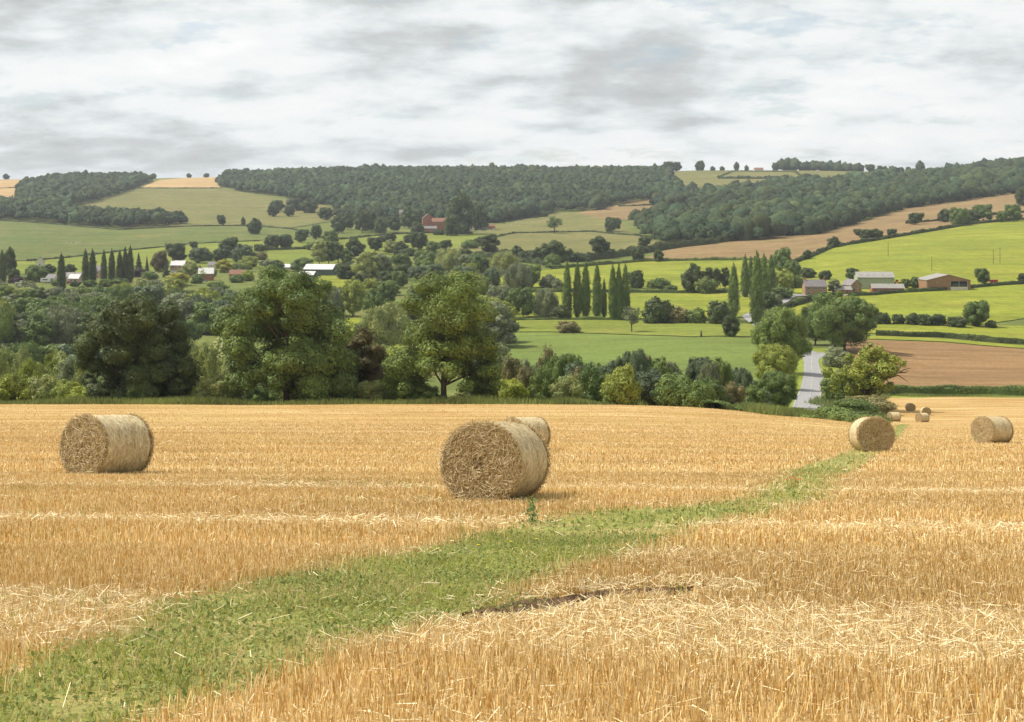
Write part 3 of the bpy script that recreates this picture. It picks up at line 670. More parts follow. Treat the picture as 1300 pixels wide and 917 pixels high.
for k, px, py, hp, wp, c in [('round',-12,378,20,30,'green'),('round',8,382,20,26,'olive'),('broad',27,380,16,30,'pale'),('round',46,384,18,24,'green'),('bush',66,382,12,20,'grey'),('round',88,386,16,26,'green'),('broad',104,380,14,28,'olive'),('round',124,382,18,26,'dark'),('round',146,380,18,26,'fresh'),('bush',20,370,9,20,'green'),('bush',48,372,8,16,'pale'),
   ('round',530,299,18,16,'hill'),('round',574,300,28,20,'dark'),('bush',556,299,7,14,'hill'),('bush',300,359,9,16,'green'),('bush',314,357,12,14,'fresh'),('bush',250,360,10,14,'green'),('bush',236,347,8,14,'pale'),
   ('bush',72,363,7,12,'green'),('bush',96,364,6,12,'dark'),('bush',114,364,8,16,'green'),('bush',136,364,9,18,'olive'),('bush',152,362,8,20,'green'),
   ('round',246,316,10,12,'dark'),('round',262,332,14,16,'green'),('bush',330,320,9,14,'dark'),('round',338,345,16,22,'grey'),('round',352,345,14,20,'green'),('round',318,340,16,22,'fresh'),('bush',398,318,9,16,'green'),('round',440,334,18,18,'green'),('bush',470,334,10,16,'dark'),
   ('round',510,322,15,18,'dark'),('round',550,321,15,18,'green'),('round',566,318,14,16,'dark'),('bush',520,325,9,20,'dark'),('bush',486,308,8,14,'dark'),('round',520,309,12,15,'dark'),('bush',610,313,10,18,'dark'),('bush',596,316,10,18,'green'),('bush',640,330,12,20,'dark'),
   ('bush',668,331,12,20,'dark'),('round',724,333,12,16,'dark'),('bush',740,332,9,20,'dark'),('round',615,345,18,22,'green'),('round',640,335,14,18,'green'),('round',590,330,15,20,'dark')]:
    plant(k, px, py, hp, wp, c, group='single trees and bushes across the valley', Dmin=260)
# ridge-line trees
for px, hp, wp in ((848,10,14),(859,9,14),(889,9,11),(905,3,8),(917,3,8),(935,7,8),(948,4,6),(984,7,8),(1105,7,16),(1117,6,9),(1124,5,8),(1133,6,9),(1143,5,10),(1153,6,8),(1168,11,13),(1180,5,12),(738,6,9),(783,7,10),(372,6,9),(396,5,9),(405,6,8),(8,4,12),(240,3,14),(262,3,18),(608,6,11)):
    plant('round', px, None, hp*1.3+2, min(wp, hp*1.7+2), 'hill', D=2860, group='trees on the skyline')
# dense valley-floor wood, left of centre
def topline(px): return float(np.interp(px, [-100, 0, 100, 150, 200, 260, 330, 420, 500, 620], [378, 376, 372, 358, 356, 362, 362, 385, 376, 372]))
cnt = 0; yb = 388.0
while yb < 497:
    px = -80+rnd.uniform(0, 14)
    while px < 640:
        b = yb+rnd.uniform(-3, 3); D = Dof(px, b, 280)
        clear = (238 < px < 284 and b > 425) or (430 < px < 520 and 398 < b < 440)
        hid = (130 < px < 225 and b < 470 and b > 405) or (300 < px < 390 and b > 430) or (520 < px < 600 and b > 410)
        h = min(rnd.uniform(10, 16)*F/D, b-topline(px)-rnd.uniform(0, 8))
        if clear or clash(px, b, h, h, D): h = 0
        if b > 448: h = min(h, b-topline(px)-62)
        if h > 12 and not hid:
            kind = rnd.choices(['round', 'broad', 'willow', 'upright'], [5, 2, 2, 1])[0]
            plant(kind, px, b, h, h*rnd.uniform(.95, 1.3) if kind != 'upright' else h*.75, rnd.choice(['green', 'dark', 'green', 'grey', 'pale', 'olive', 'blue', 'green', 'fresh']), D=D, group='trees of the valley-floor wood', hi=False); cnt += 1
        px += 30+rnd.uniform(-5, 8)
    yb += 9 if yb < 440 else 14
# mid band between village and centre (foot y 345-385)
for i in range(46):
    px = rnd.uniform(300, 640); b = rnd.uniform(352, 386)
    hh_, ww_ = rnd.uniform(16, 26), rnd.uniform(20, 30)
    if clash(px, b, hh_, ww_, 700): continue
    plant(rnd.choice(['round', 'round', 'broad', 'willow']), px, b, hh_, ww_, rnd.choice(['green', 'dark', 'grey', 'pale', 'fresh', 'blue', 'olive']), Dmin=600, group='trees of the valley-floor wood')
for i in range(22):
    px = rnd.uniform(-20, 300); b = rnd.uniform(368, 386)
    hh_, ww_ = rnd.uniform(12, 20), rnd.uniform(20, 30)
    if clash(px, b, hh_, ww_, 700): continue
    plant(rnd.choice(['round', 'broad', 'bush', 'willow']), px, b, hh_, ww_, rnd.choice(['green', 'grey', 'pale', 'fresh', 'olive']), Dmin=600, group='trees of the valley-floor wood')

# ------------------------------------------------------------------ distant woods (one mass each)
def wood(name, label, poly, Dmin, spacing, rad, colr, seed, dens=1.0):
    rg = np.random.default_rng(seed)
    W = np.array([PD(p[0], Dof(p[0], p[1], Dmin) if len(p) < 3 else p[2])[:2] for p in poly])
    x0, y0 = W.min(0); x1, y1 = W.max(0)
    gx, gy = np.meshgrid(np.arange(x0, x1, spacing), np.arange(y0, y1, spacing*1.1))
    X = gx.ravel()+rg.uniform(-.45, .45, gx.size)*spacing; Y = gy.ravel()+rg.uniform(-.45, .45, gx.size)*spacing
    k = inpoly(X, Y, W); X, Y = X[k], Y[k]; n = len(X)
    Z = H(X, Y)
    iv, it = ico(2); it = it[iv[it].mean(1)[:, 2] > -.35]; Vs = []; Ts = []; Cs = []
    var = []
    for j in range(6):
        q = iv.copy(); s = 1+.16*np.sin(q[:, 0]*4+j*1.3)*np.sin(q[:, 1]*4+j)+.16*np.sin(q[:, 2]*7+j*2+q[:, 0]*5)+rg.normal(size=len(q))*.09
        var.append(q*s[:, None])
    for j in range(6):
        m = np.arange(n) % 6 == j; m_ = m.sum()
        if not m_: continue
        big = .5+.5*np.sin(X[m]*.021+seed)*np.sin(Y[m]*.017+2*seed)+.25*np.sin(X[m]*.06+Y[m]*.05)
        r = rad*(.6+.75*rg.random(m_)**1.5)*(.85+.25*big)*np.where(rg.random(m_) < .09, 1.4, 1); hh = r*(.75+.5*rg.random(m_))
        a = rg.random(m_)*6.28; ca, sa = np.cos(a), np.sin(a)
        v = var[j][None]*np.ones((m_, 1, 1))
        vx = (v[..., 0]*ca[:, None]-v[..., 1]*sa[:, None])*r[:, None]+X[m][:, None]
        vy = (v[..., 0]*sa[:, None]+v[..., 1]*ca[:, None])*r[:, None]+Y[m][:, None]
        vz = v[..., 2]*hh[:, None]+Z[m][:, None]+(3.5+4.5*rg.random(m_)+3.5*big)[:, None]
        base = sum(len(q) for q in Vs)
        Vs.append(np.stack([vx, vy, vz], -1).reshape(-1, 3))
        Ts.append((it[None]+(np.arange(m_)*len(iv))[:, None, None]).reshape(-1, 3)+base)
        t = (1+(rg.random(m_)-.5)*.65)*(.8+.35*big)*np.where(rg.random(m_) < .08, 1.5, 1); w = 1+(rg.random(m_)-.35)*.35
        c = np.array(COL[colr])[None]*np.stack([t*w, t, t/w], 1); Cs.append(np.repeat(c, len(iv), 0))
    m = 46; k = np.repeat(np.arange(n), m); d = rg.normal(size=(n*m, 3)); d[:, 2] = np.abs(d[:, 2]); d = unit(d)
    zt = np.zeros(n); rr_ = np.zeros(n)
    for j in range(6):
        sel = np.where(np.arange(n) % 6 == j)[0]
        if len(sel): q = Vs[j].reshape(len(sel), -1, 3); zt[sel] = q[:, :, 2].mean(1); rr_[sel] = (q[:, :, 0].max(1)-q[:, :, 0].min(1))/2
    P = np.stack([X[k], Y[k], zt[k]], 1)+d*rr_[k][:, None]*(.82+.3*rg.random((n*m, 1)))*np.array([1, 1, .9])
    LV, LQ = leaves(P, unit(d+rg.normal(size=d.shape)*.5), .75+.8*rg.random(n*m), rg)
    tt = (1+(rg.random(n)-.5)*.5)[k]*(1+(rg.random(n*m)-.5)*.6); LC = np.repeat(np.array(COL[colr])[None]*tt[:, None]*np.array([1.15, 1.1, 1.0]), 4, 0)
    LQ = LQ+sum(len(q) for q in Vs); Vs.append(LV); Cs.append(LC)
    o = obj(name, mesh(name, np.concatenate(Vs), Q=LQ, T=np.concatenate(Ts), mats=[M['canopy']], col=np.concatenate(Cs), smooth=True))
    tag(o, label, 'wood', kind='stuff'); return n
nw = 0
nw += wood('woodland', 'long dark wood covering the ridge above the brick manor', [(275,236),(284,228,2850),(316,225,2900),(440,223,2900),(524,220,2900),(700,220,2900),(848,220,2900),(853,222,2700),(846,238),(827,254),(776,262),(760,268),(702,269),(652,280),(626,284),(560,282),(500,278),(440,268),(390,257),(351,250),(300,243)], 1500, 9.5, 5.4, 'canopy', 1)
nw += wood('woodland', 'dark hilltop wood on the left ridge beside the tan stubble', [(24,254),(23,240),(30,234),(63,231),(127,227,2900),(165,226,2900),(196,228,2750),(178,237),(155,247),(91,266),(60,270),(26,268)], 1500, 9.5, 5.4, 'canopy', 2)
nw += wood('woodland', 'strip of trees along the foot of the left hill, above the green slope', [(-250,262),(0,262),(26,262),(60,264),(91,270),(130,276),(190,279),(230,281),(236,286),(152,290),(60,283),(0,279),(-250,284)], 1300, 8.5, 5, 'canopy', 3)
nw += wood('woodland', 'big wood rising to the right skyline above the brown hillside', [(828,262),(832,245),(854,236),(887,250),(945,242),(1000,238),(1085,232),(1140,229),(1175,227),(1230,220),(1300,213,2850),(1520,210,2850),(1520,235),(1300,246),(1150,266),(1110,278),(1044,297),(1000,300),(960,290),(925,276),(925,265)], 1250, 11, 7.2, 'canopy', 4)
nw += wood('woodland', 'lower spur of dark wood between the brown field and the dry pasture', [(812,292),(806,285),(836,282),(880,275),(925,270),(980,280),(1044,297),(1000,303),(930,308),(843,311)], 1150, 11, 7.2, 'canopy', 5)
nw += wood('woodland', 'flat-topped plantation on the skyline behind the ridge field', [(987,217,2870),(1092,218,2870),(1092,217,2990),(987,216,2990)], 2600, 12, 9, 'canopy', 6)
nw += wood('woodland', 'parkland trees between the ridge wood and the manor', [(560,283),(620,284),(652,281),(700,271),(690,268),(600,270),(540,268),(430,262),(425,270),(470,280),(520,282)], 1400, 10, 6, 'canopy', 7)
print('wood crowns', nw, 'valley trees', cnt)

# ------------------------------------------------------------------ hedges
def hedge(label, pts, hgt, wid, Dmin, col='dark', ls=None, name='hedge', rag=.25, cat='hedge'):
    P = [np.array(PD(p[0], Dof(p[0], p[1], Dmin))[:2]) for p in pts]
    L = np.concatenate([[0], np.cumsum([np.linalg.norm(b-a) for a, b in zip(P, P[1:])])])
    rg = np.random.default_rng(int(pts[0][0]*7+pts[0][1]) % 9973)
    Dm = np.mean([p[1] for p in P]); ls = ls or max(.16, Dm*.00055)
    ox, oy, oz = P[0][0], P[0][1], h1(*P[0])
    n = int(L[-1]*(2*hgt+wid)*1.5/(ls*ls*1.25)); n = min(n, 60000)
    s = rg.random(n)*L[-1]
    X = np.interp(s, L, [p[0] for p in P]); Y = np.interp(s, L, [p[1] for p in P])
    j = np.clip(np.searchsorted(L, s)-1, 0, len(P)-2); dirs = np.array([(b-a)/max(1e-6, np.linalg.norm(b-a)) for a, b in zip(P, P[1:])])[j]
    a = rg.random(n)*math.pi
    hh = hgt*(1+rag*(np.sin(s*.37)*.5+np.sin(s*.13+2)*.6+np.sin(s*.9+1)*.3)); ww = wid/2*(1+.2*np.sin(s*.5+1))
    ca, sa = np.cos(a), np.sin(a); pw = .5
    cx = np.sign(ca)*np.abs(ca)**pw; cz = np.abs(sa)**pw
    q = 1-np.abs(rg.normal(size=n))*.1+rg.random(n)*.08
    off = cx*ww*q
    X2 = X-dirs[:, 1]*off; Y2 = Y+dirs[:, 0]*off
    Z2 = H(X2, Y2)+cz*hh*q
    N = np.stack([-dirs[:, 1]*ca, dirs[:, 0]*ca, sa], 1)+rg.normal(size=(n, 3))*.5
    V, Q = leaves(np.stack([X2-ox, Y2-oy, Z2-oz], 1), unit(N), ls*(.6+.6*rg.random(n)), rg)
    t = 1+(rg.random(n)-.5)*.5+.2*np.sin(s*.21); col_ = np.repeat(np.stack([t*1.03, t, t*.95], 1), 4, 0)
    # solid inner body, tinted darker to paint in the hedge's inner shade
    m = max(3, int(L[-1]/3)); ss = np.linspace(0, L[-1], m); bx = np.interp(ss, L, [p[0] for p in P]); by = np.interp(ss, L, [p[1] for p in P])
    tx = np.gradient(bx); ty = np.gradient(by); tn = np.hypot(tx, ty); tx, ty = tx/tn, ty/tn
    hb = hgt*(1+rag*(np.sin(ss*.37)*.5+np.sin(ss*.13+2)*.6+np.sin(ss*.9+1)*.3))*.84
    prof = [(-.42, -.3), (-.42, .75), (-.2, 1), (.2, 1), (.42, .75), (.42, -.3)]
    B = []
    for u, v in prof:
        xx = bx-ty*u*wid; yy = by+tx*u*wid
        B.append(np.stack([xx-ox, yy-oy, H(xx, yy)-oz+np.where(v < 0, -.3, v*hb)], 1))
    B = np.stack(B, 1).reshape(-1, 3); k = len(prof); b0 = len(V)
    Qb = [(b0+i*k+j, b0+i*k+j+1, b0+(i+1)*k+j+1, b0+(i+1)*k+j) for i in range(m-1) for j in range(k-1)]
    V = np.concatenate([V, B]); Q = np.concatenate([Q, np.array(Qb)]); col_ = np.concatenate([col_, np.full((len(B), 3), .85)])
    o = obj(name, mesh(name, V, Q, mats=[M['leaf']], col=col_), loc=(ox, oy, oz)); o.color = (*COL[col], 1)
    tag(o, label, cat); return o
hedge('clipped hedge between the ploughed field and the far stubble with small bales', [(1120,502),(1200,501.5),(1300,503.5),(1450,506)], 2.3, 1.8, 300, 'green', rag=.1)
hedge('thin hedge along the top of the ploughed field', [(1112,427),(1200,429),(1300,438.5),(1450,446)], 2.0, 1.8, 430, 'dark', rag=.12)
hedge('neat hedge below the barns, right of the farmyard', [(1078,377.5),(1110,375),(1200,369.5),(1300,361),(1450,352)], 1.9, 2, 600, 'dark', rag=.12)
hedge('hedge curving down from the farmhouse to the poplar clump', [(964,404),(975,400),(990,395),(1010,388),(1035,380),(1052,377.5),(1068,376)], 2.6, 2.2, 540, 'dark', rag=.1)
hedge('low hedge between the two brightest fields behind the poplar row', [(600,372),(700,371),(800,371.5),(930,372)], 1.7, 2, 560, 'green')
hedge('hedge at the top of the bright field, below the brown strip', [(700,342),(760,337),(818,333),(900,331.5),(950,331),(1000,338)], 2.2, 2.2, 700, 'green')
hedge('field hedge climbing right above the farm to the upper slope', [(1000,338),(1030,327),(1058,315),(1115,306),(1231,286),(1300,280),(1450,268)], 2.8, 2.6, 750, 'dark')
hedge('overgrown dark hedge at the foot of the lower wood', [(730,333),(780,327),(843,317.5),(900,311),(952,303),(1034,296.5),(1060,292)], 5.5, 5, 900, 'dark')
hedge('long hedge across the left hill below the tree strip', [(-150,286),(0,281.5),(60,285),(152,293),(236,288.5),(315,287.5),(371,292),(395,298)], 1.8, 2, 1000, 'hill')
hedge('faint hedge line above the village poplars', [(35,332),(76,329),(160,319),(241,311),(330,307)], 1.4, 1.8, 850, 'hill')
hedge('hedge dividing the dry pasture right of the manor', [(600,309),(640,299.5),(654,297),(700,296),(751,295),(809,300),(830,304)], 1.8, 2.4, 1100, 'dark')
hedge('hedge across the far-left tan stubble', [(-150,240),(0,240),(26,239.5)], 2, 2, 1800, 'hill')
hedge('thin hedge along the foot of the tan hilltop stubble', [(176,240),(230,240),(281,240)], 2, 2, 1800, 'hill')
hedge('scrubby hedge at the foot of the poplar row', [(640,407),(720,406.5),(800,407.5),(930,409),(955,412)], 1.3, 2, 520, 'green', rag=.4)
hedge('upper hedge in the brown hillside at the right edge', [(1150,285),(1206,280),(1300,271),(1450,262)], 2.5, 3, 1000, 'dark')
hedge('hedge ringing the hollow in the ridge field', [(912,226),(922,222),(932,218.5),(1010,219.5),(1016,224),(1013,230)], 2.4, 4, 1800, 'hill')
hedge('dark lower hedge of the hollow in the ridge field', [(912,227.5),(950,228),(990,228),(1000,226)], 5, 7, 1800, 'hill')
hedge('garden hedge in front of the manor', [(432,305),(490,299),(540,297),(600,297.5)], 2, 3, 1200, 'dark')
hedge('hedge beyond the sheep pasture, left of centre', [(336,319),(365,318),(392,317),(420,316)], 3, 3.5, 950, 'dark')
hedge('hedge below the hill meadow in the centre', [(500,325),(560,323),(620,327),(700,338)], 3.5, 4, 900, 'dark')
hedge('dark hedge right of the grey barn', [(412,345),(430,340),(462,332)], 2, 3, 800, 'dark')
hedge('hedge in the brown field, edge of the big wood', [(785,263),(815,262),(835,261)], 2.5, 4, 1300, 'dark')
hedge('low grassy bank hedge left of the road, along the stubble edge', [(905,519.5),(950,524),(992,528)], .8, 3.0, 172, 'green', rag=.4)
hedge('lowest piece of bank hedge, where the road dips behind the stubble', [(994,528),(1030,531),(1052,533)], .45, 2.5, 160, 'green', rag=.3)
hedge('taller bank hedge right of the road, below the oak', [(1054,533),(1080,536),(1110,540)], 1.3, 3.5, 150, 'green', rag=.35)

# ------------------------------------------------------------------ buildings
def m_brick(name, c1, c2, cm, scale=1.0):
    m, nt, out = newmat(name); g = NT(nt)
    b = g.n('ShaderNodeTexBrick'); b.inputs['Scale'].default_value = scale; b.inputs['Color1'].default_value = (*c1, 1); b.inputs['Color2'].default_value = (*c2, 1)
    b.inputs['Mortar'].default_value = (*cm, 1); b.inputs['Brick Width'].default_value = .45; b.inputs['Row Height'].default_value = .18; b.inputs['Mortar Size'].default_value = .012
    g.l(g.coord('Object', rot=(R(90), 0, 0)), b.inputs['Vector'])
    c = g.mix(1.0, b.outputs['Color'], g.ramp(g.noise(g.coord('Object'), .6, 5), [(.3, .75), (.7, 1.25)]), 'MULTIPLY')
    g.bsdf(out, c, .9, spec=.1); return m
def m_roof(name, c, step=(3.0, 0, 6)):
    m, nt, out = newmat(name); g = NT(nt)
    v = g.coord('Object', scale=(1, .3, 1)); n1 = g.noise(v, 1.6, 5, .7)
    w = g.n('ShaderNodeTexWave', wave_type='BANDS', bands_direction='X'); w.inputs['Scale'].default_value = 1.2; g.l(g.coord('Object'), w.inputs['Vector'])
    cc = g.mix(1.0, c, g.ramp(n1, [(.3, .7), (.7, 1.25)]), 'MULTIPLY'); cc = g.mix(.12, cc, w.outputs['Color'], 'MULTIPLY')
    g.bsdf(out, cc, .75, bump=w.outputs['Fac'], bstr=.3, bdist=.04, spec=.2); return m
M['stone'] = m_brick('ironstone', (.34, .22, .11), (.27, .18, .10), (.33, .27, .19), 1.0)
M['brick'] = m_brick('red_brick', (.36, .12, .07), (.29, .10, .06), (.35, .28, .22), 1.0)
M['pink'] = m_brick('pale_brick', (.5, .33, .26), (.45, .3, .24), (.5, .42, .36), 1.0)
M['slate'] = m_roof('slate_roof', (.24, .215, .215)); M['asbestos'] = m_roof('fibre_cement_roof', (.33, .31, .28)); M['tile'] = m_roof('tile_roof', (.27, .14, .09))
M['whiteroof'] = m_roof('pale_sheet_roof', (.68, .67, .64)); M['greensheet'] = m_roof('pale_green_cladding', (.36, .42, .27)); M['darksheet'] = m_roof('dark_cladding', (.09, .12, .11))
M['timber'] = m_plain('weathered_boards', (.30, .17, .09), .85, .25, 1.5); M['wall'] = m_plain('pale_render', (.6, .55, .45), .85, .12, .8)
M['glass'] = m_plain('window_glass', (.04, .045, .05), .12, .05, 1, .5); M['frame'] = m_plain('white_frame', (.7, .7, .68), .5, .05, 2)
M['black'] = m_plain('interior_shade', (.02, .02, .02), .9, .1, 1); M['metal'] = m_plain('grey_metal', (.3, .3, .3), .5, .1, 3)
M['yellow'] = m_plain('yellow_paint', (.65, .33, .03), .45, .1, 3); M['red'] = m_plain('red_paint', (.5, .04, .03), .45, .1, 3); M['white'] = m_plain('white_paint', (.75, .75, .74), .35, .04, 3)
M['rubber'] = m_plain('rubber', (.02, .02, .02), .9, .1, 3)
def building(name, label, px, py, w, d, ev, rg_, yaw, wall, roof, Dmin, win=(), chim=(), door=None, group=None, cat='building', ridge='x', plinth=None, open_=None, extra=None):
    x, D, z = at(px, py, Dmin)
    r = empty(name, (x, D, z-.15), R(yaw)); tag(r, label, cat, group)
    a, b = (w/2, d/2)
    mb = MB()
    if ridge == 'x':
        V = [(-a,-b,-2),(a,-b,-2),(a,b,-2),(-a,b,-2),(-a,-b,ev),(a,-b,ev),(a,b,ev),(-a,b,ev),(-a,0,rg_),(a,0,rg_)]
        mb.add(V, [(0,1,5,4),(2,3,7,6),(1,2,6,5),(3,0,4,7),(4,5,9,8),(6,7,8,9)], [(5,6,9),(7,4,8)])
    else:
        V = [(-a,-b,-2),(a,-b,-2),(a,b,-2),(-a,b,-2),(-a,-b,ev),(a,-b,ev),(a,b,ev),(-a,b,ev),(0,-b,rg_),(0,b,rg_)]
        mb.add(V, [(0,1,5,4),(2,3,7,6),(1,2,6,5),(3,0,4,7),(4,8,9,7),(5,6,9,8)], [(4,5,8),(6,7,9)])
    mb.build('wall', wall, r)
    o = .35; t = .14; sl = (rg_-ev)/(b if ridge == 'x' else a)
    rb = MB()
    for s in (-1, 1):
        if ridge == 'x':
            p = [(-a-o, 0, rg_+.03), (a+o, 0, rg_+.03), (a+o, s*(b+o), ev-sl*o+.03), (-a-o, s*(b+o), ev-sl*o+.03)]
        else:
            p = [(0, -b-o, rg_+.03), (0, b+o, rg_+.03), (s*(a+o), b+o, ev-sl*o+.03), (s*(a+o), -b-o, ev-sl*o+.03)]
        rb.add([(*q[:2], q[2]) for q in p]+[(*q[:2], q[2]+t) for q in p], [(0,3,2,1),(4,5,6,7),(0,1,5,4),(1,2,6,5),(2,3,7,6),(3,0,4,7)])
    ro = rb.build('roof', roof, r)
    for cx, cy in chim:
        c = MB(); zr = rg_-abs(cy)*sl; c.box(cx-.35, cx+.35, cy-.3, cy+.3, zr-.4, rg_+1.3); c.box(cx-.42, cx+.42, cy-.37, cy+.37, rg_+1.3, rg_+1.45)
        c.tube([(cx, cy, rg_+1.45), (cx, cy, rg_+1.85)], [.16, .13], 8); c.build('chimney', M['brick'], ro)
    for wx, wz, ww, wh in win:
        f = MB(); y0 = -b-.05
        f.box(wx-ww/2-.08, wx+ww/2+.08, y0, -b+.02, wz+wh, wz+wh+.1); f.box(wx-ww/2-.15, wx+ww/2+.15, y0-.06, -b+.02, wz-.1, wz)
        f.box(wx-ww/2-.08, wx-ww/2, y0, -b+.02, wz, wz+wh); f.box(wx+ww/2, wx+ww/2+.08, y0, -b+.02, wz, wz+wh); f.box(wx-.04, wx+.04, y0, -b+.02, wz, wz+wh)
        fo = f.build('window', M['frame'], r); p = MB(); p.box(wx-ww/2, wx+ww/2, -b-.02, -b+.03, wz, wz+wh); p.build('pane', M['glass'], fo)
    if door:
        p = MB(); p.box(door-.55, door+.55, -b-.04, -b+.02, .1, 2.2); dr = p.build('door', M['darksheet'], r); hb = MB(); hb.box(door+.35, door+.42, -b-.1, -b-.04, 1.0, 1.12); hb.build('handle', M['metal'], dr)
    if extra: extra(r, a, b, ev, rg_)
    return r
building('farmhouse', 'stone farmhouse with slate roof and two chimneys beside the lane', 1034, 375, 11.5, 6.5, 5, 8.2, 4, M['stone'], M['slate'], 600, win=[(-4, .8, 1.1, 1.3), (4, .8, 1.1, 1.3), (-4, 3.3, 1.1, 1.1), (0, 3.3, 1, 1.1), (4, 3.3, 1.1, 1.1)], chim=[(-5.2, 0), (5.2, 0)], door=0, cat='farmhouse')
def porch(r, a, b, ev, rd):
    p = MB(); p.box(-1.2, 1.2, -b-1.4, -b-.01, 0, 2.3); p.add([(-1.4,-b-1.6,2.3),(1.4,-b-1.6,2.3),(1.4,-b-.02,2.3),(-1.4,-b-.02,2.3),(0,-b-1.6,3.1),(0,-b-.02,3.1)], [(0,4,5,3),(1,2,5,4)], [(0,1,4)]); p.build('porch', M['stone'], r)
def gutter(r, a, b, ev, rd):
    p = MB(); p.box(-a-.35, a+.35, -b-.5, -b-.36, ev-.35, ev-.22); p.build('gutter', M['metal'], r)
    q = MB()
    for k in range(5): q.box(-a+2+k*(2*a-4)/4-.5, -a+2+k*(2*a-4)/4+.5, -b*.62-.4, -b*.62+.4, ev+(rd-ev)*.38+.22, ev+(rd-ev)*.38+.3)
    q.build('skylight', M['whiteroof'], r)
building('green_barn', 'large pale green clad barn with grey sheet roof behind the farmyard', 1109.5, 366, 19.5, 13, 6.2, 8.9, -5, M['greensheet'], M['asbestos'], 640, extra=gutter, cat='barn')
building('brick_barn', 'low red brick barn with grey roof in front of the pale green barn', 1126, 372.5, 16.5, 6, 2.9, 4.9, -3, M['brick'], M['asbestos'], 600, win=[(-5, 1, 1, .9), (5, 1, 1, .9)], door=0, cat='barn')
building('small_barn', 'small steep gabled stone barn between farmhouse and green barn', 1081, 371.5, 6.5, 9, 4.2, 7.0, 20, M['stone'], M['slate'], 600, win=[(0, 2.6, 1, 1)], door=-1.5, ridge='y', cat='barn')
building('lean_to_shed', 'low brick shed with light roof right beside the farmhouse', 1069, 374, 9, 5, 2.6, 4.2, 5, M['brick'], M['asbestos'], 600, door=2, win=[(-2, .9, 1, 1)], cat='shed')
def openbarn(r, a, b, ev, rd):
    p = MB(); p.box(1.2, 9.6, -b-.06, -b+.02, 1.9, 4.7); op = p.build('opening_shade', M['black'], r)  # near-black panel on the closed wall, painted shade of the barn's inside
    q = MB(); q.box(1.0, 9.9, -b-.5, -b-.08, -.5, 1.8); q.build('low_wall', M['wall'], r)
    q = MB(); q.box(-6, .8, -b-.1, -b-.01, .2, 4.6); q.build('board_panel', M['timber'], r)
    for k in (-11, -6.2, .95, 5.4, 9.8):
        q = MB(); q.box(k-.12, k+.12, -b-.3, -b-.11, -.5, 4.9); q.build('post', M['metal'], r)
    q = MB(); q.box(2, 9, -b-.35, -b-.2, 2.5, 2.6); q.box(2, 9, -b-.35, -b-.2, 3.1, 3.2); q.build('rail', M['metal'], r)
building('timber_barn', 'wide open-fronted timber barn with shallow grey gable roof', 1197, 367.5, 23, 20, 5.2, 8.1, 0, M['timber'], M['asbestos'], 600, ridge='y', extra=openbarn, cat='barn')
building('manor_house', 'red brick manor wing with a tall steep gable, left part', 543, 292, 12, 12, 13, 18, 8, M['brick'], M['slate'], 1250, win=[(-3, 9, 1.4, 2), (3, 9, 1.4, 2), (-3, 4, 1.4, 2), (3, 4, 1.4, 2)], chim=[(-4, 0)], ridge='y', cat='manor')
building('manor_house', 'long red brick manor range right of the tall gable', 559, 293, 18, 10, 10, 14, 0, M['brick'], M['tile'], 1250, win=[(-6, 6, 1.4, 2), (-2, 6, 1.4, 2), (2, 6, 1.4, 2), (6, 6, 1.4, 2)], chim=[(-7, 0), (7, 0)], cat='manor')
building('manor_lodge', 'low brick lodge with white windows in front of the manor', 545, 296, 16, 7, 5, 7.4, 0, M['brick'], M['slate'], 1250, win=[(-6, 3, 1.6, 1.8), (-2, 3, 1.6, 1.8), (2, 3, 1.6, 1.8), (6, 3, 1.6, 1.8), (-4, .6, 1.6, 1.4), (4, .6, 1.6, 1.4)], door=0, cat='lodge')
building('pale_house', 'pale house peeping through trees up left of the manor', 512, 281, 9, 8, 10, 14, 0, M['pink'], M['slate'], 1500, chim=[(3.5, 0)], cat='house')
building('cottage', 'white-gabled cottage among trees right of the manor', 597, 294, 7, 7, 5, 8, 0, M['wall'], M['tile'], 1250, win=[(-1.5, 2.5, 1.2, 1.2), (1.5, 2.5, 1.2, 1.2)], cat='cottage', ridge='y')
building('stable_block', 'red-roofed stable block at the top edge of the sheep pasture', 611, 291.5, 14, 7, 3.5, 6, 0, M['wall'], M['tile'], 1250, door=0, cat='stable')
building('stable_block', 'orange-roofed outbuilding, rightmost roof near the manor', 622, 290.5, 11, 6, 3, 5.2, 5, M['brick'], M['tile'], 1250, door=0, cat='stable')
building('ridge_house', 'tiny long roof on the skyline of the ridge field', 963, 217.5, 18, 10, 3.5, 7, 0, M['wall'], M['tile'], 2600, cat='house')
building('village_house', 'brick house with pale roof between the village trees', 262, 356, 9, 7, 4.5, 7.8, 8, M['brick'], M['whiteroof'], 700, win=[(-2.5, 2.6, 1, 1.1), (2.5, 2.6, 1, 1.1)], chim=[(-3.8, 0)], door=0, cat='house')
building('village_house', 'brick house with a white end and long pale roof, left of the yellow tree', 227, 344, 10, 7, 4.2, 7.2, -8, M['pink'], M['whiteroof'], 750, win=[(-3, 2.3, 1, 1.1), (2.5, 2.3, 1, 1.1)], chim=[(-4.5, 0)], door=0, cat='house')
building('village_house', 'dark brown-roofed house left of the gappy ash', 302, 355, 10, 7, 3.6, 6.2, 5, M['brick'], M['tile'], 700, win=[(-3, 1, 1, 1.1), (2.5, 1, 1, 1.1)], door=0, cat='house')
building('village_house', 'pink-walled house hidden among the village poplars', 125.5, 353, 6, 7, 5, 8, 0, M['pink'], M['slate'], 750, win=[(0, 3, 1, 1.1)], chim=[(2, 0)], cat='house')
building('village_house', 'white gabled house on the left edge of the village', 51, 342, 6, 8, 5.5, 9, 15, M['wall'], M['slate'], 850, ridge='y', win=[(0, 3, 1, 1.1)], cat='house')
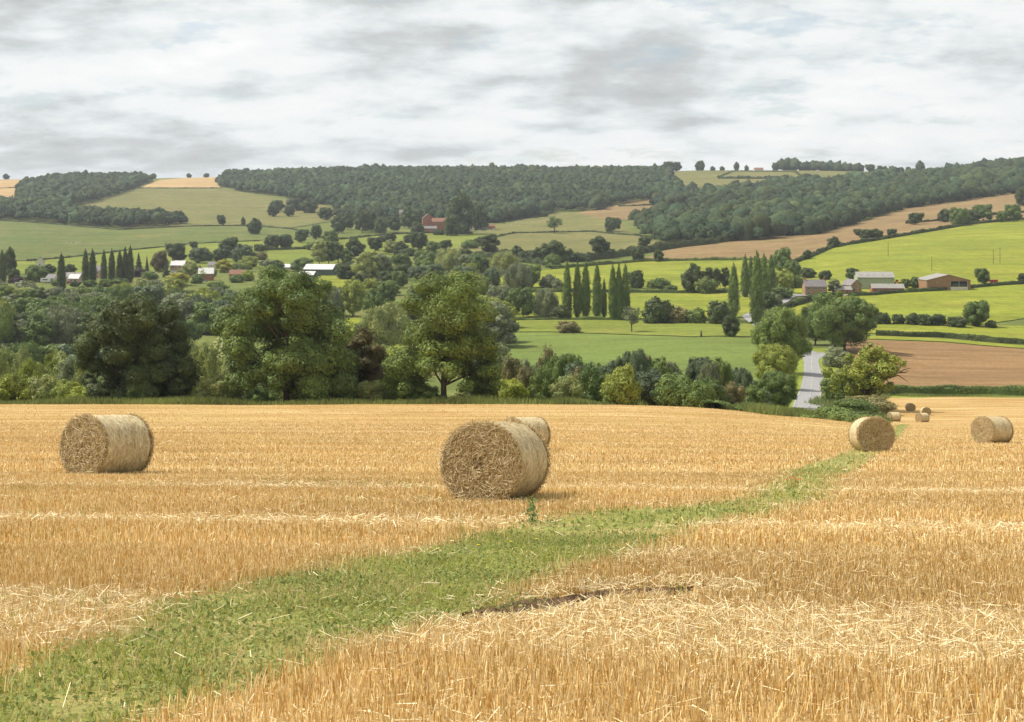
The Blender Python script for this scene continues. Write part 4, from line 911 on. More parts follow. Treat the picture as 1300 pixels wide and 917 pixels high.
building('village_house', 'small white bungalow just above the pale-roofed brick house', 270, 342, 6, 6, 3, 5.2, 0, M['wall'], M['slate'], 850, door=0, cat='house')
for i, (px, w, lab) in enumerate([(67, 6, 'grey-roofed village bungalow immediately left of the lone poplar'), (87, 8, 'pale village bungalow immediately right of the lone poplar'), (96, 7, 'village bungalow midway between lone poplar and poplar pair'), (102.5, 6, 'village bungalow tucked against the poplar pair')]):
    building('bungalow', lab, px, 359-(i % 2)*2.5, w*.9, 7, 2.8, 5.2, (-12, 8, -5, 14)[i], (M['wall'], M['wall'], M['pink'], M['wall'])[i], (M['slate'], M['asbestos'], M['whiteroof'], M['asbestos'])[i], 700, win=[(-1.5, 1, 1, 1)], door=1.2, cat='bungalow', group='village bungalows')
building('grey_barn', 'dark-walled barn with pale sheet roof beside the bright meadow', 407.5, 350, 20, 12, 4.5, 7.6, -12, M['darksheet'], M['whiteroof'], 700, cat='barn')
building('white_barn', 'low white-roofed shed in front of the dark-walled barn', 391, 353.5, 10, 8, 2.5, 4.6, -12, M['darksheet'], M['whiteroof'], 650, cat='barn')
building('white_barn', 'small white-roofed shed left of the dark-walled barn', 367, 343.5, 11, 8, 2.4, 4.4, -10, M['wall'], M['whiteroof'], 760, cat='barn')
# vehicles
def vehicle(name, label, cat, px, py, Dmin, yaw, body, kind):
    x, D, z = at(px, py, Dmin); r = empty(name, (x, D, z+.25), R(yaw)); tag(r, label, cat)
    mb = MB()
    def prism(prof, hw, m, nm, par=r):
        p = MB(); n = len(prof); p.add([(a, -hw, b) for a, b in prof]+[(a, hw, b) for a, b in prof], [(i, (i+1) % n, (i+1) % n+n, i+n) for i in range(n)])
        for k in range(1, n-1): p.add([(prof[0][0], -hw, prof[0][1]), (prof[k][0], -hw, prof[k][1]), (prof[k+1][0], -hw, prof[k+1][1])], T=[(0, 1, 2)]); p.add([(prof[0][0], hw, prof[0][1]), (prof[k][0], hw, prof[k][1]), (prof[k+1][0], hw, prof[k+1][1])], T=[(0, 2, 1)])
        return p.build(nm, m, par)
    wh = [(-1.35, .33), (1.35, .33)]; hw = .85
    if kind == 'car':
        prism([(-2.1, .3), (2.1, .3), (2.15, .75), (1.2, .92), (-1.9, .95), (-2.1, .8)], .86, body, 'body'); prism([(-1.8, .94), (1.15, .92), (.5, 1.42), (-1.3, 1.45)], .76, M['glass'], 'window')
        prism([(-1.25, 1.44), (.5, 1.42), (.4, 1.5), (-1.1, 1.52)], .74, body, 'roof')
    elif kind == 'caravan':
        prism([(-2.9, .5), (2.9, .5), (3.0, 1.4), (2.7, 2.7), (-2.7, 2.7), (-3.0, 1.4)], 1.1, body, 'body'); prism([(-1.6, 1.5), (1.4, 1.5), (1.4, 2.1), (-1.6, 2.1)], 1.12, M['glass'], 'window'); wh = [(0, .35)]; hw = 1.05
    elif kind == 'handler':
        prism([(-2.2, .6), (2.2, .6), (2.2, 1.3), (.3, 1.5), (-2.2, 1.6)], .9, body, 'body'); prism([(-.9, 1.5), (.5, 1.5), (.3, 2.5), (-.8, 2.5)], .6, M['glass'], 'cab')
        b = MB(); b.tube([(-2, .8, 1.7), (2.6, .8, 2.2), (3.6, .8, 1.2)], [.15, .14, .1], 6); b.build('boom', body, r); wh = [(-1.4, .6), (1.4, .6)]; hw = .95
    elif kind == 'trailer':
        prism([(-2.2, .8), (2.2, .8), (2.3, 2.1), (-2.3, 2.1)], 1.1, body, 'body'); b = MB(); b.tube([(2.2, 0, .8), (3.6, 0, .5)], [.08, .06], 6); b.build('drawbar', M['metal'], r); wh = [(-.8, .45), (.5, .45)]; hw = 1.1
    for wx, wr in wh:
        for s in (-1, 1):
            w = MB(); n = 14
            w.add([(wx+wr*math.cos(6.283*k/n), s*hw-.12, wr+wr*math.sin(6.283*k/n)) for k in range(n)]+[(wx+wr*math.cos(6.283*k/n), s*hw+.12, wr+wr*math.sin(6.283*k/n)) for k in range(n)]+[(wx, s*hw-.14, wr), (wx, s*hw+.14, wr)], [(k, (k+1) % n, (k+1) % n+n, k+n) for k in range(n)], [(k, (k+1) % n, 2*n) for k in range(n)]+[(k+n, (k+1) % n+n, 2*n+1) for k in range(n)])
            w.build('wheel', M['rubber'], r)
vehicle('caravan', 'white caravan at the left end of the village bungalows', 'caravan', 58, 359.5, 700, 5, M['white'], 'caravan')
vehicle('parked_car', 'red car parked in front of the village bungalows', 'car', 89, 361, 700, 0, M['red'], 'car')
vehicle('parked_car', 'white car parked below the long pale-roofed brick house', 'car', 221, 347, 750, 20, M['white'], 'car')
vehicle('parked_car', 'white car between the village conifers', 'car', 195, 348.5, 750, 0, M['white'], 'car')
vehicle('parked_car', 'silver car beside the pale-roofed brick house', 'car', 260, 358.5, 700, 10, M['metal'], 'car')
vehicle('telehandler', 'orange loader parked right of the pale green barn', 'loader', 1139, 362, 640, 0, M['yellow'], 'handler')
vehicle('farm_trailer', 'red farm trailer by the hedge at the far right', 'trailer', 1261, 361, 620, 0, M['red'], 'trailer')
# utility poles
def pole(px, py, hp, label, Dmin=600, arm=True):
    x, D, z = at(px, py, Dmin); r = empty('utility_pole', (x, D, z), .4); h = hp*D/F
    p = MB(); p.tube([(0, 0, -.3), (0, 0, h)], [.17, .11], 8); p.build('post', M['bark'], r)
    if arm:
        p = MB(); p.box(-.9, .9, -.06, .06, h-.35, h-.22); a = p.build('crossarm', M['bark'], r)
        for s in (-.75, 0, .75):
            q = MB(); q.tube([(s, 0, h-.22), (s, 0, h-.02)], [.05, .03], 6); q.build('insulator', M['metal'], a)
    tag(r, label, 'pole', 'utility poles on the pasture above the farm')
pole(1127.5, 326, 18, 'utility pole highest on the pasture, above the pale green barn', 700)
pole(1183, 344.5, 18, 'utility pole directly behind the timber barn roof', 640, False)
pole(1261, 335.5, 18, 'left pole of the pair at the right edge of the pasture', 700)
pole(1269.5, 335.5, 20, 'right pole of the pair at the right edge of the pasture', 700)
x, D, z = at(890, 428, 420); r = empty('tree_stump', (x, D, z)); tag(r, 'dead upright stump alone at the top edge of the leafy crop', 'stump')
p = MB(); p.tube([(0, 0, -.2), (.05, 0, 1.2), (-.05, 0, 2.3)], [.45, .33, .2], 9); p.build('stump_trunk', M['bark'], r, smooth=True); p = MB(); p.tube([(0, 0, 1.4), (.35, 0, 2.0)], [.14, .05], 6); p.build('snag', M['bark'], r)

# sheep and cattle: one skinned body each
def beast(kind, sc_):
    V = [(0,0,.62),(-.45,0,.64),(-.55,0,.6),(.35,0,.66),(.55,0,.74),(.72,0,.78),(.92,0,.66),
         (.36,.16,.45),(.36,.16,.25),(.36,.16,.0),(.36,-.16,.45),(.36,-.16,.25),(.36,-.16,.0),(-.42,.17,.45),(-.5,.17,.24),(-.44,.17,.0),(-.42,-.17,.45),(-.5,-.17,.24),(-.44,-.17,.0)]
    E = [(0,1),(1,2),(0,3),(3,4),(4,5),(5,6),(3,7),(7,8),(8,9),(3,10),(10,11),(11,12),(1,13),(13,14),(14,15),(1,16),(16,17),(17,18)]
    rad = [.29,.27,.2,.27,.17,.13,.06,.1,.055,.05,.1,.055,.05,.11,.06,.05,.11,.06,.05]
    me = bpy.data.meshes.new(kind); me.from_pydata(V, E, []); o = bpy.data.objects.new(kind, me); C.objects.link(o)
    m = o.modifiers.new('s', 'SKIN'); 
    for i, v in enumerate(me.skin_vertices[0].data): v.radius = (rad[i], rad[i]); v.use_root = i == 0
    s = o.modifiers.new('ss', 'SUBSURF'); s.levels = 1
    bpy.context.view_layer.update(); ev = o.evaluated_get(bpy.context.evaluated_depsgraph_get()); m2 = bpy.data.meshes.new_from_object(ev)
    bpy.data.objects.remove(o); m2.materials.clear(); m2.materials.append(M['fleece'] if kind == 'sheep' else M['hide'])
    return m2
M['fleece'] = m_plain('fleece', (.62, .58, .48), .95, .1, 8); M['hide'] = m_plain('hide', (.05, .035, .03), .8, .1, 8)
try:
    sheep = beast('sheep', 1); cow = beast('cow', 1)
    def herd(me, name, cat, lst, Dmin, group, labf, s):
        for k, (px, py) in enumerate(lst):
            x, D, z = at(px, py, Dmin); o = obj(name, me, loc=(x, D, z+.012*0+.35)); o.rotation_euler = (0, 0, rnd.random()*6.28); o.scale = (s, s, s)
            tag(o, labf, cat, group)
    herd(sheep, 'sheep', 'sheep', [(650+rnd.uniform(-8, 50), rnd.uniform(280, 288)) for _ in range(16)], 1200, 'sheep in the dry pasture', 'pale sheep grazing in the upper dry pasture right of the manor', 1.25)
    herd(sheep, 'sheep', 'sheep', [(rnd.uniform(604, 632), rnd.uniform(292, 296)) for _ in range(12)], 1150, 'sheep by the stable block', 'pale sheep on the grass just below the stable block', 1.25)
    herd(sheep, 'sheep', 'sheep', [(rnd.uniform(84, 104), rnd.uniform(309, 311)) for _ in range(8)], 1000, 'sheep on the left hill', 'pale sheep in the small flock on the left hill above the village', 1.25)
    herd(cow, 'cow', 'cow', [(1074, 221), (1077, 221.3), (1081, 220.8), (1084, 221.4)], 2000, 'cattle on the ridge field', 'dark cow on the ridge field below the skyline plantation', 2.0)
except Exception as ex: print('beasts', ex)

# ------------------------------------------------------------------ bales
def m_net():
    m, nt, out = newmat('net_wrapped_straw'); g = NT(nt)
    a = g.noise(g.coord('Object', scale=(55, 5, 5)), 1, 4, .7); b = g.noise(g.coord('Object', scale=(18, 9, 9), rot=(.3, .5, .2)), 1, 6, .8); d = g.noise(g.coord('Object'), 1.6, 4)
    c = g.mix(g.ramp(a, [(.35, 0.), (.65, 1.)]), (.50, .38, .19), (.84, .71, .45)); c = g.mix(1.0, c, g.ramp(b, [(.3, .5), (.68, 1.35)]), 'MULTIPLY'); c = g.mix(1.0, c, g.ramp(d, [(.3, .8), (.7, 1.15)]), 'MULTIPLY')
    mx = g.math('ADD', a, b); g.bsdf(out, c, .7, bump=mx, bstr=.9, bdist=.02, spec=.2); return m
def m_end():
    m, nt, out = newmat('cut_straw'); g = NT(nt)
    b = g.noise(g.coord('Object'), 14, 8, .8, .8); c = g.ramp(b, [(.3, (.16, .10, .04)), (.5, (.45, .31, .14)), (.72, (.70, .53, .29))]); g.bsdf(out, c, .8, bump=b, bstr=1, bdist=.04, spec=.15); return m
def m_attr(name, trans, rough=.6, spec=.2):
    m, nt, out = newmat(name); g = NT(nt); a = g.n('ShaderNodeAttribute', attribute_name='tint'); g.bsdf(out, a.outputs['Color'], rough, spec=spec, trans=trans); return m
M['net'] = m_net(); M['end'] = m_end(); M['straw'] = m_attr('straw', .12, .5, .3); M['blade'] = m_attr('grass_blades', .35, .6, .2)
BR, BL = .715, 1.36
def sag(V):
    V = V.copy(); V[:, 1] *= 1.055; z = V[:, 2]; V[:, 2] = np.where(z < .05, .05*.2+z*.12, z)-.01; return V
def ribs(P, d, L, w, N, col):
    """thin flat stalks centred on P along d"""
    t = unit(np.cross(d, N)); L = L[:, None]; w = w[:, None]
    V = np.stack([P-d*L/2-t*w/2, P-d*L/2+t*w/2, P+d*L/2+t*w/2, P+d*L/2-t*w/2], 1).reshape(-1, 3)
    return V, np.arange(len(P)*4).reshape(-1, 4), np.repeat(col, 4, 0)
def straw_col(n, rg, lo=(.30, .17, .05), hi=(.8, .64, .36), p=1.3):
    q = rg.random(n)[:, None]**p; c = np.array(lo)*(1-q)+np.array(hi)*q; return c*(1+(rg.random((n, 1))-.5)*.3)
def bale_parts(seed):
    rg = np.random.default_rng(seed)
    na, nx = 120, 40
    th = np.linspace(0, 2*math.pi, na, endpoint=False); xx = np.linspace(-BL/2, BL/2, nx)
    TH, XX = np.meshgrid(th, xx)
    edge = np.clip((np.abs(XX)-(BL/2-.06))/.06, 0, 1)
    r = BR*(1+.008*np.sin(TH*3+seed)+.006*np.sin(XX*9+TH*2)+.004*rg.normal(size=TH.shape))-.035*edge**2
    V = np.stack([XX, r*np.cos(TH), BR+r*np.sin(TH)], -1).reshape(-1, 3)
    i = np.arange((nx-1)*na).reshape(nx-1, na); j = np.roll(i, -1, 1); Q = np.stack([i, j, j+na, i+na], -1).reshape(-1, 4)
    barrel = mesh('straw_barrel', sag(V), Q, mats=[M['net']], smooth=True)
    ends = []
    for s in (-1, 1):
        rr = np.linspace(0.001, 1, 34); TH, RR = np.meshgrid(th, rr)
        bump = .05*(1-RR**3)+.008*np.sin(RR*22+TH*1.0+seed)+.02*np.sin(TH*5+RR*9)+rg.normal(size=RR.shape)*.012
        bump = np.where(RR > .97, -.03, bump)
        R_ = RR*(BR-.03)
        V = np.stack([s*(BL/2+bump), R_*np.cos(TH), BR+R_*np.sin(TH)], -1).reshape(-1, 3)
        i = np.arange(33*na).reshape(33, na); j = np.roll(i, -1, 1); Q = np.stack([i, j, j+na, i+na], -1).reshape(-1, 4)
        e_ = mesh('end_face', sag(V), Q, mats=[M['end']], smooth=True)
        n = 9500; a = rg.random(n)*6.283; q = np.sqrt(rg.random(n))*(BR-.01)
        P = np.stack([s*(BL/2+.02+.06*rg.random(n)), q*np.cos(a), BR+q*np.sin(a)], 1)
        tang = np.stack([np.zeros(n), -np.sin(a), np.cos(a)], 1); rad_ = np.stack([np.zeros(n), np.cos(a), np.sin(a)], 1)
        k = rg.normal(size=n)*1.3
        d = unit(tang+rad_*k[:, None]+np.stack([s*(rg.random(n)-.35)*.55, np.zeros(n), np.zeros(n)], 1))
        N = unit(rg.normal(size=(n, 3))+np.array([s*1.2, 0, 0]))
        Vr, Qr, cr = ribs(P, d, .06+.17*rg.random(n), .004+.005*rg.random(n), N, straw_col(n, rg, (.38, .25, .09), (.92, .76, .47), p=1.25))
        # ragged rim
        n = 700; a = rg.random(n)*6.283
        P = np.stack([s*(BL/2-.02+.05*rg.random(n)), (BR-.01)*np.cos(a), BR+(BR-.01)*np.sin(a)], 1)
        d = unit(np.stack([s*rg.random(n)*.8, np.cos(a)*.7, np.sin(a)*.7], 1)+rg.normal(size=(n, 3))*.6)
        V2, Q2, c2 = ribs(P, d, .07+.1*rg.random(n), .005+.006*rg.random(n), unit(rg.normal(size=(n, 3))), straw_col(n, rg, p=1))
        Vr = np.concatenate([Vr, V2]); Qr = np.concatenate([Qr, Q2+len(Vr)-len(V2)]); cr = np.concatenate([cr, c2])
        ends.append((e_, mesh('straw_ends', sag(Vr), Qr, mats=[M['straw']], col=cr)))
    n = 2600; a = rg.random(n)*6.283; x_ = (rg.random(n)-.5)*BL
    P = np.stack([x_, (BR+.004)*np.cos(a), BR+(BR+.004)*np.sin(a)], 1); d = unit(np.stack([rg.normal(size=n)*.5, -np.sin(a), np.cos(a)], 1)); Nn = unit(np.stack([np.zeros(n), np.cos(a), np.sin(a)], 1)+rg.normal(size=(n, 3))*.3)
    Vf, Qf, cf = ribs(P, d, .05+.1*rg.random(n), .004+.004*rg.random(n), Nn, straw_col(n, rg, (.4, .28, .12), (.85, .72, .45), 1))
    fl = mesh('surface_straw', sag(Vf), Qf, mats=[M['straw']], col=cf)
    n = 900; a = rg.random(n)*6.283; q = 1+rg.random(n)**2*.35
    P = np.stack([BL/2*np.cos(a)*q*1.05, BR*.62*np.sin(a)*q, .03+.05*rg.random(n)], 1)
    Vf, Qf, cf = ribs(P, unit(rg.normal(size=(n, 3))*np.array([1, 1, .45])), .1+.15*rg.random(n), .006+.006*rg.random(n), unit(rg.normal(size=(n, 3))), straw_col(n, rg, p=.9))
    lo = mesh('loose_straw', Vf, Qf, mats=[M['straw']], col=cf)
    return barrel, ends, fl, lo
BP = [bale_parts(1), bale_parts(5)]
BALES = [(629,636.5,(-.36,-.93),'largest round straw bale, left of the green strip, front of the overlapping pair',0),
 (134,604.5,(-.52,-.85),'round straw bale standing alone on the left of the stubble',1),
 (666,574,(-.76,-.65),'round straw bale half hidden behind the largest one',1),
 (1107,574.5,(.0,-1.0),'round straw bale at the far end of the green strip, its cut end facing us',0),
 (1260,563.5,(-.85,-.52),'round straw bale alone near the right edge of the field',0),
 (1156,522.5,(-.07,-1),'highest and leftmost of the three small distant bales on the slope',1),
 (1175,528,(-.05,-1),'small distant bale just behind another on the far slope',0),
 (1171,536.5,(-.87,-.48),'nearest of the three small distant bales on the far slope',1),
 (1135,535.5,(-.98,-.17),'small shaded bale in the dip below the oak',0)]
BXY = []
for px, py, nrm, lab, v in BALES:
    D = flatD(px, py) if py > 556 else Dof(px, py, 130)
    x, D, z = PD(px, D)
    ba, en, fl, lo = BP[v]
    sl = math.atan2(h1(x, D+.5)-h1(x, D-.5), 1)
    r = empty('straw_bale', (x, D, z-.015), 0)
    # local +X end looks along nrm
    yaw = math.atan2(nrm[1], nrm[0])
    from mathutils import Euler, Matrix
    r.rotation_euler = (Matrix.Rotation(sl, 3, 'X') @ Matrix.Rotation(yaw, 3, 'Z')).to_euler()
    if px == 134: r.scale = (1.08, 1.08, 1.08)
    obj('straw_barrel', ba, r)
    for e_, s_ in en: q = obj('end_face', e_, r); obj('straw_ends', s_, q)
    obj('surface_straw', fl, r); obj('loose_straw', lo, r)
    tag(r, lab, 'straw bale', 'round straw bales on the stubble'); BXY.append((x, D))

# ------------------------------------------------------------------ near vegetation
def bladeset(X, Y, h, w, lean, rg, col, tip=.9, sink=.02):
    n = len(X); a = rg.random(n)*math.pi; t = np.stack([np.cos(a), np.sin(a), np.zeros(n)], 1)*(w/2)[:, None]
    P = np.stack([X, Y, H(X, Y)-sink], 1); up = unit(np.stack([rg.normal(size=n)*lean, rg.normal(size=n)*lean, np.ones(n)], 1))
    T_ = P+up*(h+sink)[:, None]
    V = np.stack([P-t, P+t, T_+t*tip, T_-t*tip], 1).reshape(-1, 3)
    return V, np.arange(n*4).reshape(-1, 4), np.repeat(col, 4, 0)
def scatter(n, d0, d1, umax, rg):
    D = np.sqrt(rg.random(n)*(d1*d1-d0*d0)+d0*d0); return (rg.random(n)*2-1)*(umax*D+6*np.clip(40/D, 0, 1)), D
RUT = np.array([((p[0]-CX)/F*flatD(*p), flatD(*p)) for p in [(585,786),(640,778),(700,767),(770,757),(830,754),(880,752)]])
def rutdist(X, Y):
    d = np.full(len(X), 1e9)
    for a, b in zip(RUT, RUT[1:]):
        ab = b-a; t = np.clip(((X-a[0])*ab[0]+(Y-a[1])*ab[1])/(ab@ab), 0, 1); d = np.minimum(d, np.hypot(X-a[0]-ab[0]*t, Y-a[1]-ab[1]*t))
    return d
def rutfront(X, Y):
    yr = np.interp(X, RUT[:, 0], RUT[:, 1], left=-99, right=-99); return (Y < yr) & (Y > yr-.62-.15*np.sin(X*5))
def edge_in(X, Y):
    n = len(X); w_ = np.minimum(Y, 22)*.017; f_ = np.clip(30/Y, .4, 1)*.3; return inpoly(X+RG.normal(size=n)*w_+f_*nz2(X, Y, 1.1, 3), Y+RG.normal(size=n)*w_+f_*nz2(X, Y, 1.7, 1), SPX)
def bandf(X, Y): return (np.sin((Y+X*.045)*1.35+1.2*np.sin(X*.13))+np.sin((Y+X*.045)*.61+2+np.sin(X*.07)*1.5)*.8+.5*np.sin((Y-X*.02)*2.9+X*.4))/2.3
VS, QS, CS = [], [], []
def push(v):
    b = sum(len(q) for q in VS); VS.append(v[0]); QS.append(v[1]+b); CS.append(v[2])
def far_ok(X, Y, k=1.0): return ~edge_in(X, Y) & (~rutfront(X, Y) | (RG.random(len(X)) < .12)) & (rutdist(X, Y) > .26+.06*np.sin(X*9)) & np.all([np.hypot(X-a, Y-b) > .75 for a, b in BXY[:3]], axis=0)
for n, d0, d1, wd in ((400000, 4.5, 16, .006), (420000, 16, 36, .0095), (480000, 36, 118, .019), (200000, 100, 330, .05)):
    X, Y = scatter(n, d0, d1, .47 if d0 < 30 else .42, RG)
    if d0 > 90: kk = inpoly(X, Y, SFX); X, Y = X[kk], Y[kk]
    n = len(X); sp_ = .14; rot = Y+X*.045; Y = Y+(np.round(rot/sp_)*sp_-rot)*.75*(d0 < 16)
    k = far_ok(X, Y); b_ = bandf(X, Y); k &= RG.random(n) < np.clip(.98-.5*np.clip(b_, 0, 1), 0, 1); X, Y, b_ = X[k], Y[k], b_[k]
    patch = nz2(X, Y, .33, 1.0)
    h = (.065+.085*RG.random(len(X)))*(1-.35*np.clip(b_, 0, 1))*(1+.2*patch)
    col = straw_col(len(X), RG, (.47, .27, .06), (.95, .80, .48), 1.1)*(1+.12*patch)[:, None]
    pb = (np.clip(b_, 0, 1)*.55)[:, None]; col = col*(1-pb)+np.array([.86, .70, .42])*pb
    gold = (RG.random(len(X)) < .5)[:, None]; col = np.where(gold, col*np.array([1.0, .94, .80]), col)
    if d1 == 118:
        k = RG.random(len(X)) < np.clip((118-Y)/55, 0, 1); X, Y, h, col = X[k], Y[k], h[k], col[k]
    push(bladeset(X, Y, h, wd*(.6+.7*RG.random(len(X))), .16, RG, col))
# lying straw, thickest along the swaths
for n, d0, d1, wd in ((200000, 4.5, 16, .0048), (150000, 16, 36, .009), (120000, 36, 120, .018)):
    X, Y = scatter(n, d0, d1, .47, RG); k = far_ok(X, Y); b_ = bandf(X, Y)+.35*nz2(X, Y, .5, 3); pr = np.clip(.22+.9*(b_-.05), .12, 1)
    near_rut = rutdist(X, Y) < .6; k = (~edge_in(X, Y) | (RG.random(n) < .06)) & (RG.random(n) < np.where(near_rut, .9, pr)) & ((rutdist(X, Y) > .2) | (RG.random(n) < .12))
    X, Y = X[k], Y[k]; m = len(X)
    P = np.stack([X, Y, H(X, Y)+.01+.085*RG.random(m)*np.where(rutfront(X, Y), .25, 1)], 1); d = unit(RG.normal(size=(m, 3))*np.array([1, 1, .42]))
    push(ribs(P, d, (.05+.16*RG.random(m)), wd*(.6+.7*RG.random(m)), unit(RG.normal(size=(m, 3))+np.array([0, -.5, 1])), straw_col(m, RG, (.60, .44, .19), (.93, .80, .52), .8)))
tag(obj('stubble', mesh('stubble', np.concatenate(VS), np.concatenate(QS), mats=[M['straw']], col=np.concatenate(CS))), 'golden cut straw stubble and loose straw covering the near field', 'stubble', kind='stuff')
VS, QS, CS = [], [], []
def green_col(n, rg, lo=(.16, .20, .035), hi=(.54, .56, .12), p=1.0):
    q = rg.random(n)[:, None]**p; c = np.array(lo)*(1-q)+np.array(hi)*q; return c*(1+(rg.random((n, 1))-.5)*.3)
ST = np.array(SPX)
for n, d0, d1, wd, hs in ((820000, 4.5, 18, .008, 1), (320000, 18, 40, .015, 1.1), (260000, 40, 200, .04, 1.7)):
    X, Y = scatter(n, d0, d1, .5, RG)
    k = edge_in(X, Y) & (RG.random(n) < .75+.35*nz2(X, Y, 2.2, 4)); X, Y = X[k], Y[k]; m = len(X)
    pt = 1.3*nz2(X, Y, 1.3, .5)+.8*nz2(X, Y, 3.1, 2)
    h = (.03+.085*RG.random(m)**1.6)*hs*(1+.35*pt); h = np.maximum(h, .03)
    col = green_col(m, RG)*(1+.2*nz2(X, Y, .8, 1.1))[:, None]
    dry = (RG.random(m) < .30+.3*(nz2(X, Y, .7, 5) > .3))[:, None]; col = np.where(dry, straw_col(m, RG, (.5, .37, .15), (.8, .66, .36)), col)
    push(bladeset(X, Y, h, wd*(.6+.8*RG.random(m)), .55, RG, col, tip=.15))
    # broad weed leaves
    k = RG.random(m) < .4; X, Y = X[k], Y[k]; m = len(X); P = np.stack([X, Y, H(X, Y)+.015+.06*RG.random(m)*hs], 1)
    V, Q = leaves(P, unit(RG.normal(size=(m, 3))*.6+np.array([0, -.1, 1])), (.012+.018*RG.random(m))*(.85 if d0 < 10 else 1.4 if d0 < 20 else 2.6), RG, .55); push((V, Q, np.repeat(green_col(m, RG, (.15, .195, .05), (.37, .40, .12)), 4, 0)))
# seedlings dotted through the stubble on the left
X, Y = scatter(5200, 9, 32, .45, RG); k = (~inpoly(X, Y, SPX)) & (nz2(X, Y, .45, 2) > .15) & (X < 1.5); X, Y = X[k], Y[k]
X = np.repeat(X, 4)+RG.normal(size=len(X)*4)*.02; Y = np.repeat(Y, 4)+RG.normal(size=len(Y)*4)*.02
push(bladeset(X, Y, .1+.12*RG.random(len(X)), np.full(len(X), .007), .25, RG, green_col(len(X), RG, (.12, .2, .03), (.25, .36, .05)), tip=.2))
tag(obj('grass', mesh('grass', np.concatenate(VS), np.concatenate(QS), mats=[M['blade']], col=np.concatenate(CS))), 'grass and low weeds of the green strip crossing the stubble', 'grass', kind='stuff')
# taller rank grass on the far field edge and banks
VS, QS, CS = [], [], []
def rank(pts, n, wid, h0, h1_, colr, w=.09):
    P = np.array(pts); L = np.concatenate([[0], np.cumsum(np.hypot(*np.diff(P, axis=0).T))]); s = RG.random(n)*L[-1]
    X = np.interp(s, L, P[:, 0])+RG.normal(size=n)*.4; Y = np.interp(s, L, P[:, 1])+(RG.random(n)-.2)*wid
    h = (h0+(h1_-h0)*RG.random(n))*(1+.4*np.sin(s*.25)*np.sin(s*.11+1))
    c = green_col(n, RG, *colr)*(1+.3*np.sin(s*.33)*np.sin(s*.083))[:, None]
    push(bladeset(X, Y, h, np.full(n, w), .3, RG, c, tip=.2))
e1 = [PD(p, 189)[:2] for p in range(-300, 721, 40)]+[PD(900, Dof(900, 519, 110)+1)[:2], PD(990, Dof(990, 527, 110)+2)[:2], PD(1075, Dof(1075, 535, 110)+2)[:2]]
rank(e1, 60000, 9, .3, 1.1, ((.12, .16, .04), (.32, .34, .1)))
rank([PD(p, d)[:2] for p, d in ((955, 190), (1000, 205), (1060, 215), (1110, 225))], 14000, 22, .4, 1.3, ((.13, .17, .05), (.3, .33, .1)), .11)
rank([PD(p, d)[:2] for p, d in ((1060, 250), (1085, 262), (1112, 275))], 7000, 30, .4, 1.2, ((.13, .17, .07), (.3, .33, .13)), .11)
rank([PD(p, d)[:2] for p, d in ((1120, 190), (1124, 215), (1120, 260), (1118, 300), (1128, 328))], 7000, 8, .3, .9, ((.1, .13, .04), (.27, .27, .1)), .1)
rank([PD(p, 329)[:2] for p in (1128, 1200, 1300, 1450)], 12000, 3, .2, .7, ((.16, .2, .05), (.34, .34, .12)), .1)
rank([PD(p, d)[:2] for p, d in ((985, 235), (1000, 280), (1007, 330), (1010, 380))], 6000, 12, .3, .8, ((.14, .2, .03), (.3, .36, .06)), .1)
tag(obj('rank_grass', mesh('rank_grass', np.concatenate(VS), np.concatenate(QS), mats=[M['blade']], col=np.concatenate(CS))), 'tall rank grass and nettles fringing the far edge of the stubble', 'grass', kind='stuff')
# broken earth in the rut, coloured darker to carry its shadow line
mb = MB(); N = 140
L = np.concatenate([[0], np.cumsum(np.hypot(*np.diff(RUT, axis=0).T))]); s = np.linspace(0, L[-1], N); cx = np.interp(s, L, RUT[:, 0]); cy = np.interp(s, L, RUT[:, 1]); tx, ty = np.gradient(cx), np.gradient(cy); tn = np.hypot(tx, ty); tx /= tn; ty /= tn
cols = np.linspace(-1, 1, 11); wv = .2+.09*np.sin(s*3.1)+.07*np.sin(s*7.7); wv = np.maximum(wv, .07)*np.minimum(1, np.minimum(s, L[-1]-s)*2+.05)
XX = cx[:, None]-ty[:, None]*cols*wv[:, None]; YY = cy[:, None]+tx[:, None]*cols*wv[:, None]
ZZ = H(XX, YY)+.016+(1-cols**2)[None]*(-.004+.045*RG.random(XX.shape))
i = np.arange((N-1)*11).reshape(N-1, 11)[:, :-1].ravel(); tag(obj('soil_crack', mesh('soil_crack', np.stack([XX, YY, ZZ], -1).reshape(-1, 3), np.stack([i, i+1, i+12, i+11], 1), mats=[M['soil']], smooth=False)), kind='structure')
# poppies and yellow weed flowers on the strip
M['poppy'] = m_plain('poppy_petal', (.62, .05, .015), .6, .1, 8); M['stem'] = m_plain('stem', (.12, .18, .04), .7, .1, 8); M['yel'] = m_plain('yellow_petal', (.75, .6, .02), .6, .1, 8)
def flower(name, label, px, py, mat, s, h, group, cat):
    x, D, z = PD(px, flatD(px, py)); r = empty(name, (x, D, z)); p = MB(); p.tube([(0, 0, 0), (.02, 0, h*.5), (0, .01, h)], [.006, .005, .004], 5); p.build('stem', M['stem'], r)
    p = MB()
    for k in range(5):
        a = k*1.2566; ca, sa = math.cos(a), math.sin(a)
        p.add([(0, 0, h), (ca*s-sa*s*.6, sa*s+ca*s*.6, h+s*.5), (ca*s*1.3, sa*s*1.3, h+s*.35), (ca*s+sa*s*.6, sa*s-ca*s*.6, h+s*.5)], [(0, 3, 2, 1)])
    p.build('petals', mat, r); tag(r, label, cat, group)
for k, (px, py) in enumerate([(999, 621), (1004, 619), (1012, 622), (1009, 618), (1016, 620)]): flower('poppy', 'red poppy in the small patch on the green strip before the far bale', px, py, M['poppy'], .03, .2, 'red poppies on the green strip', 'poppy')
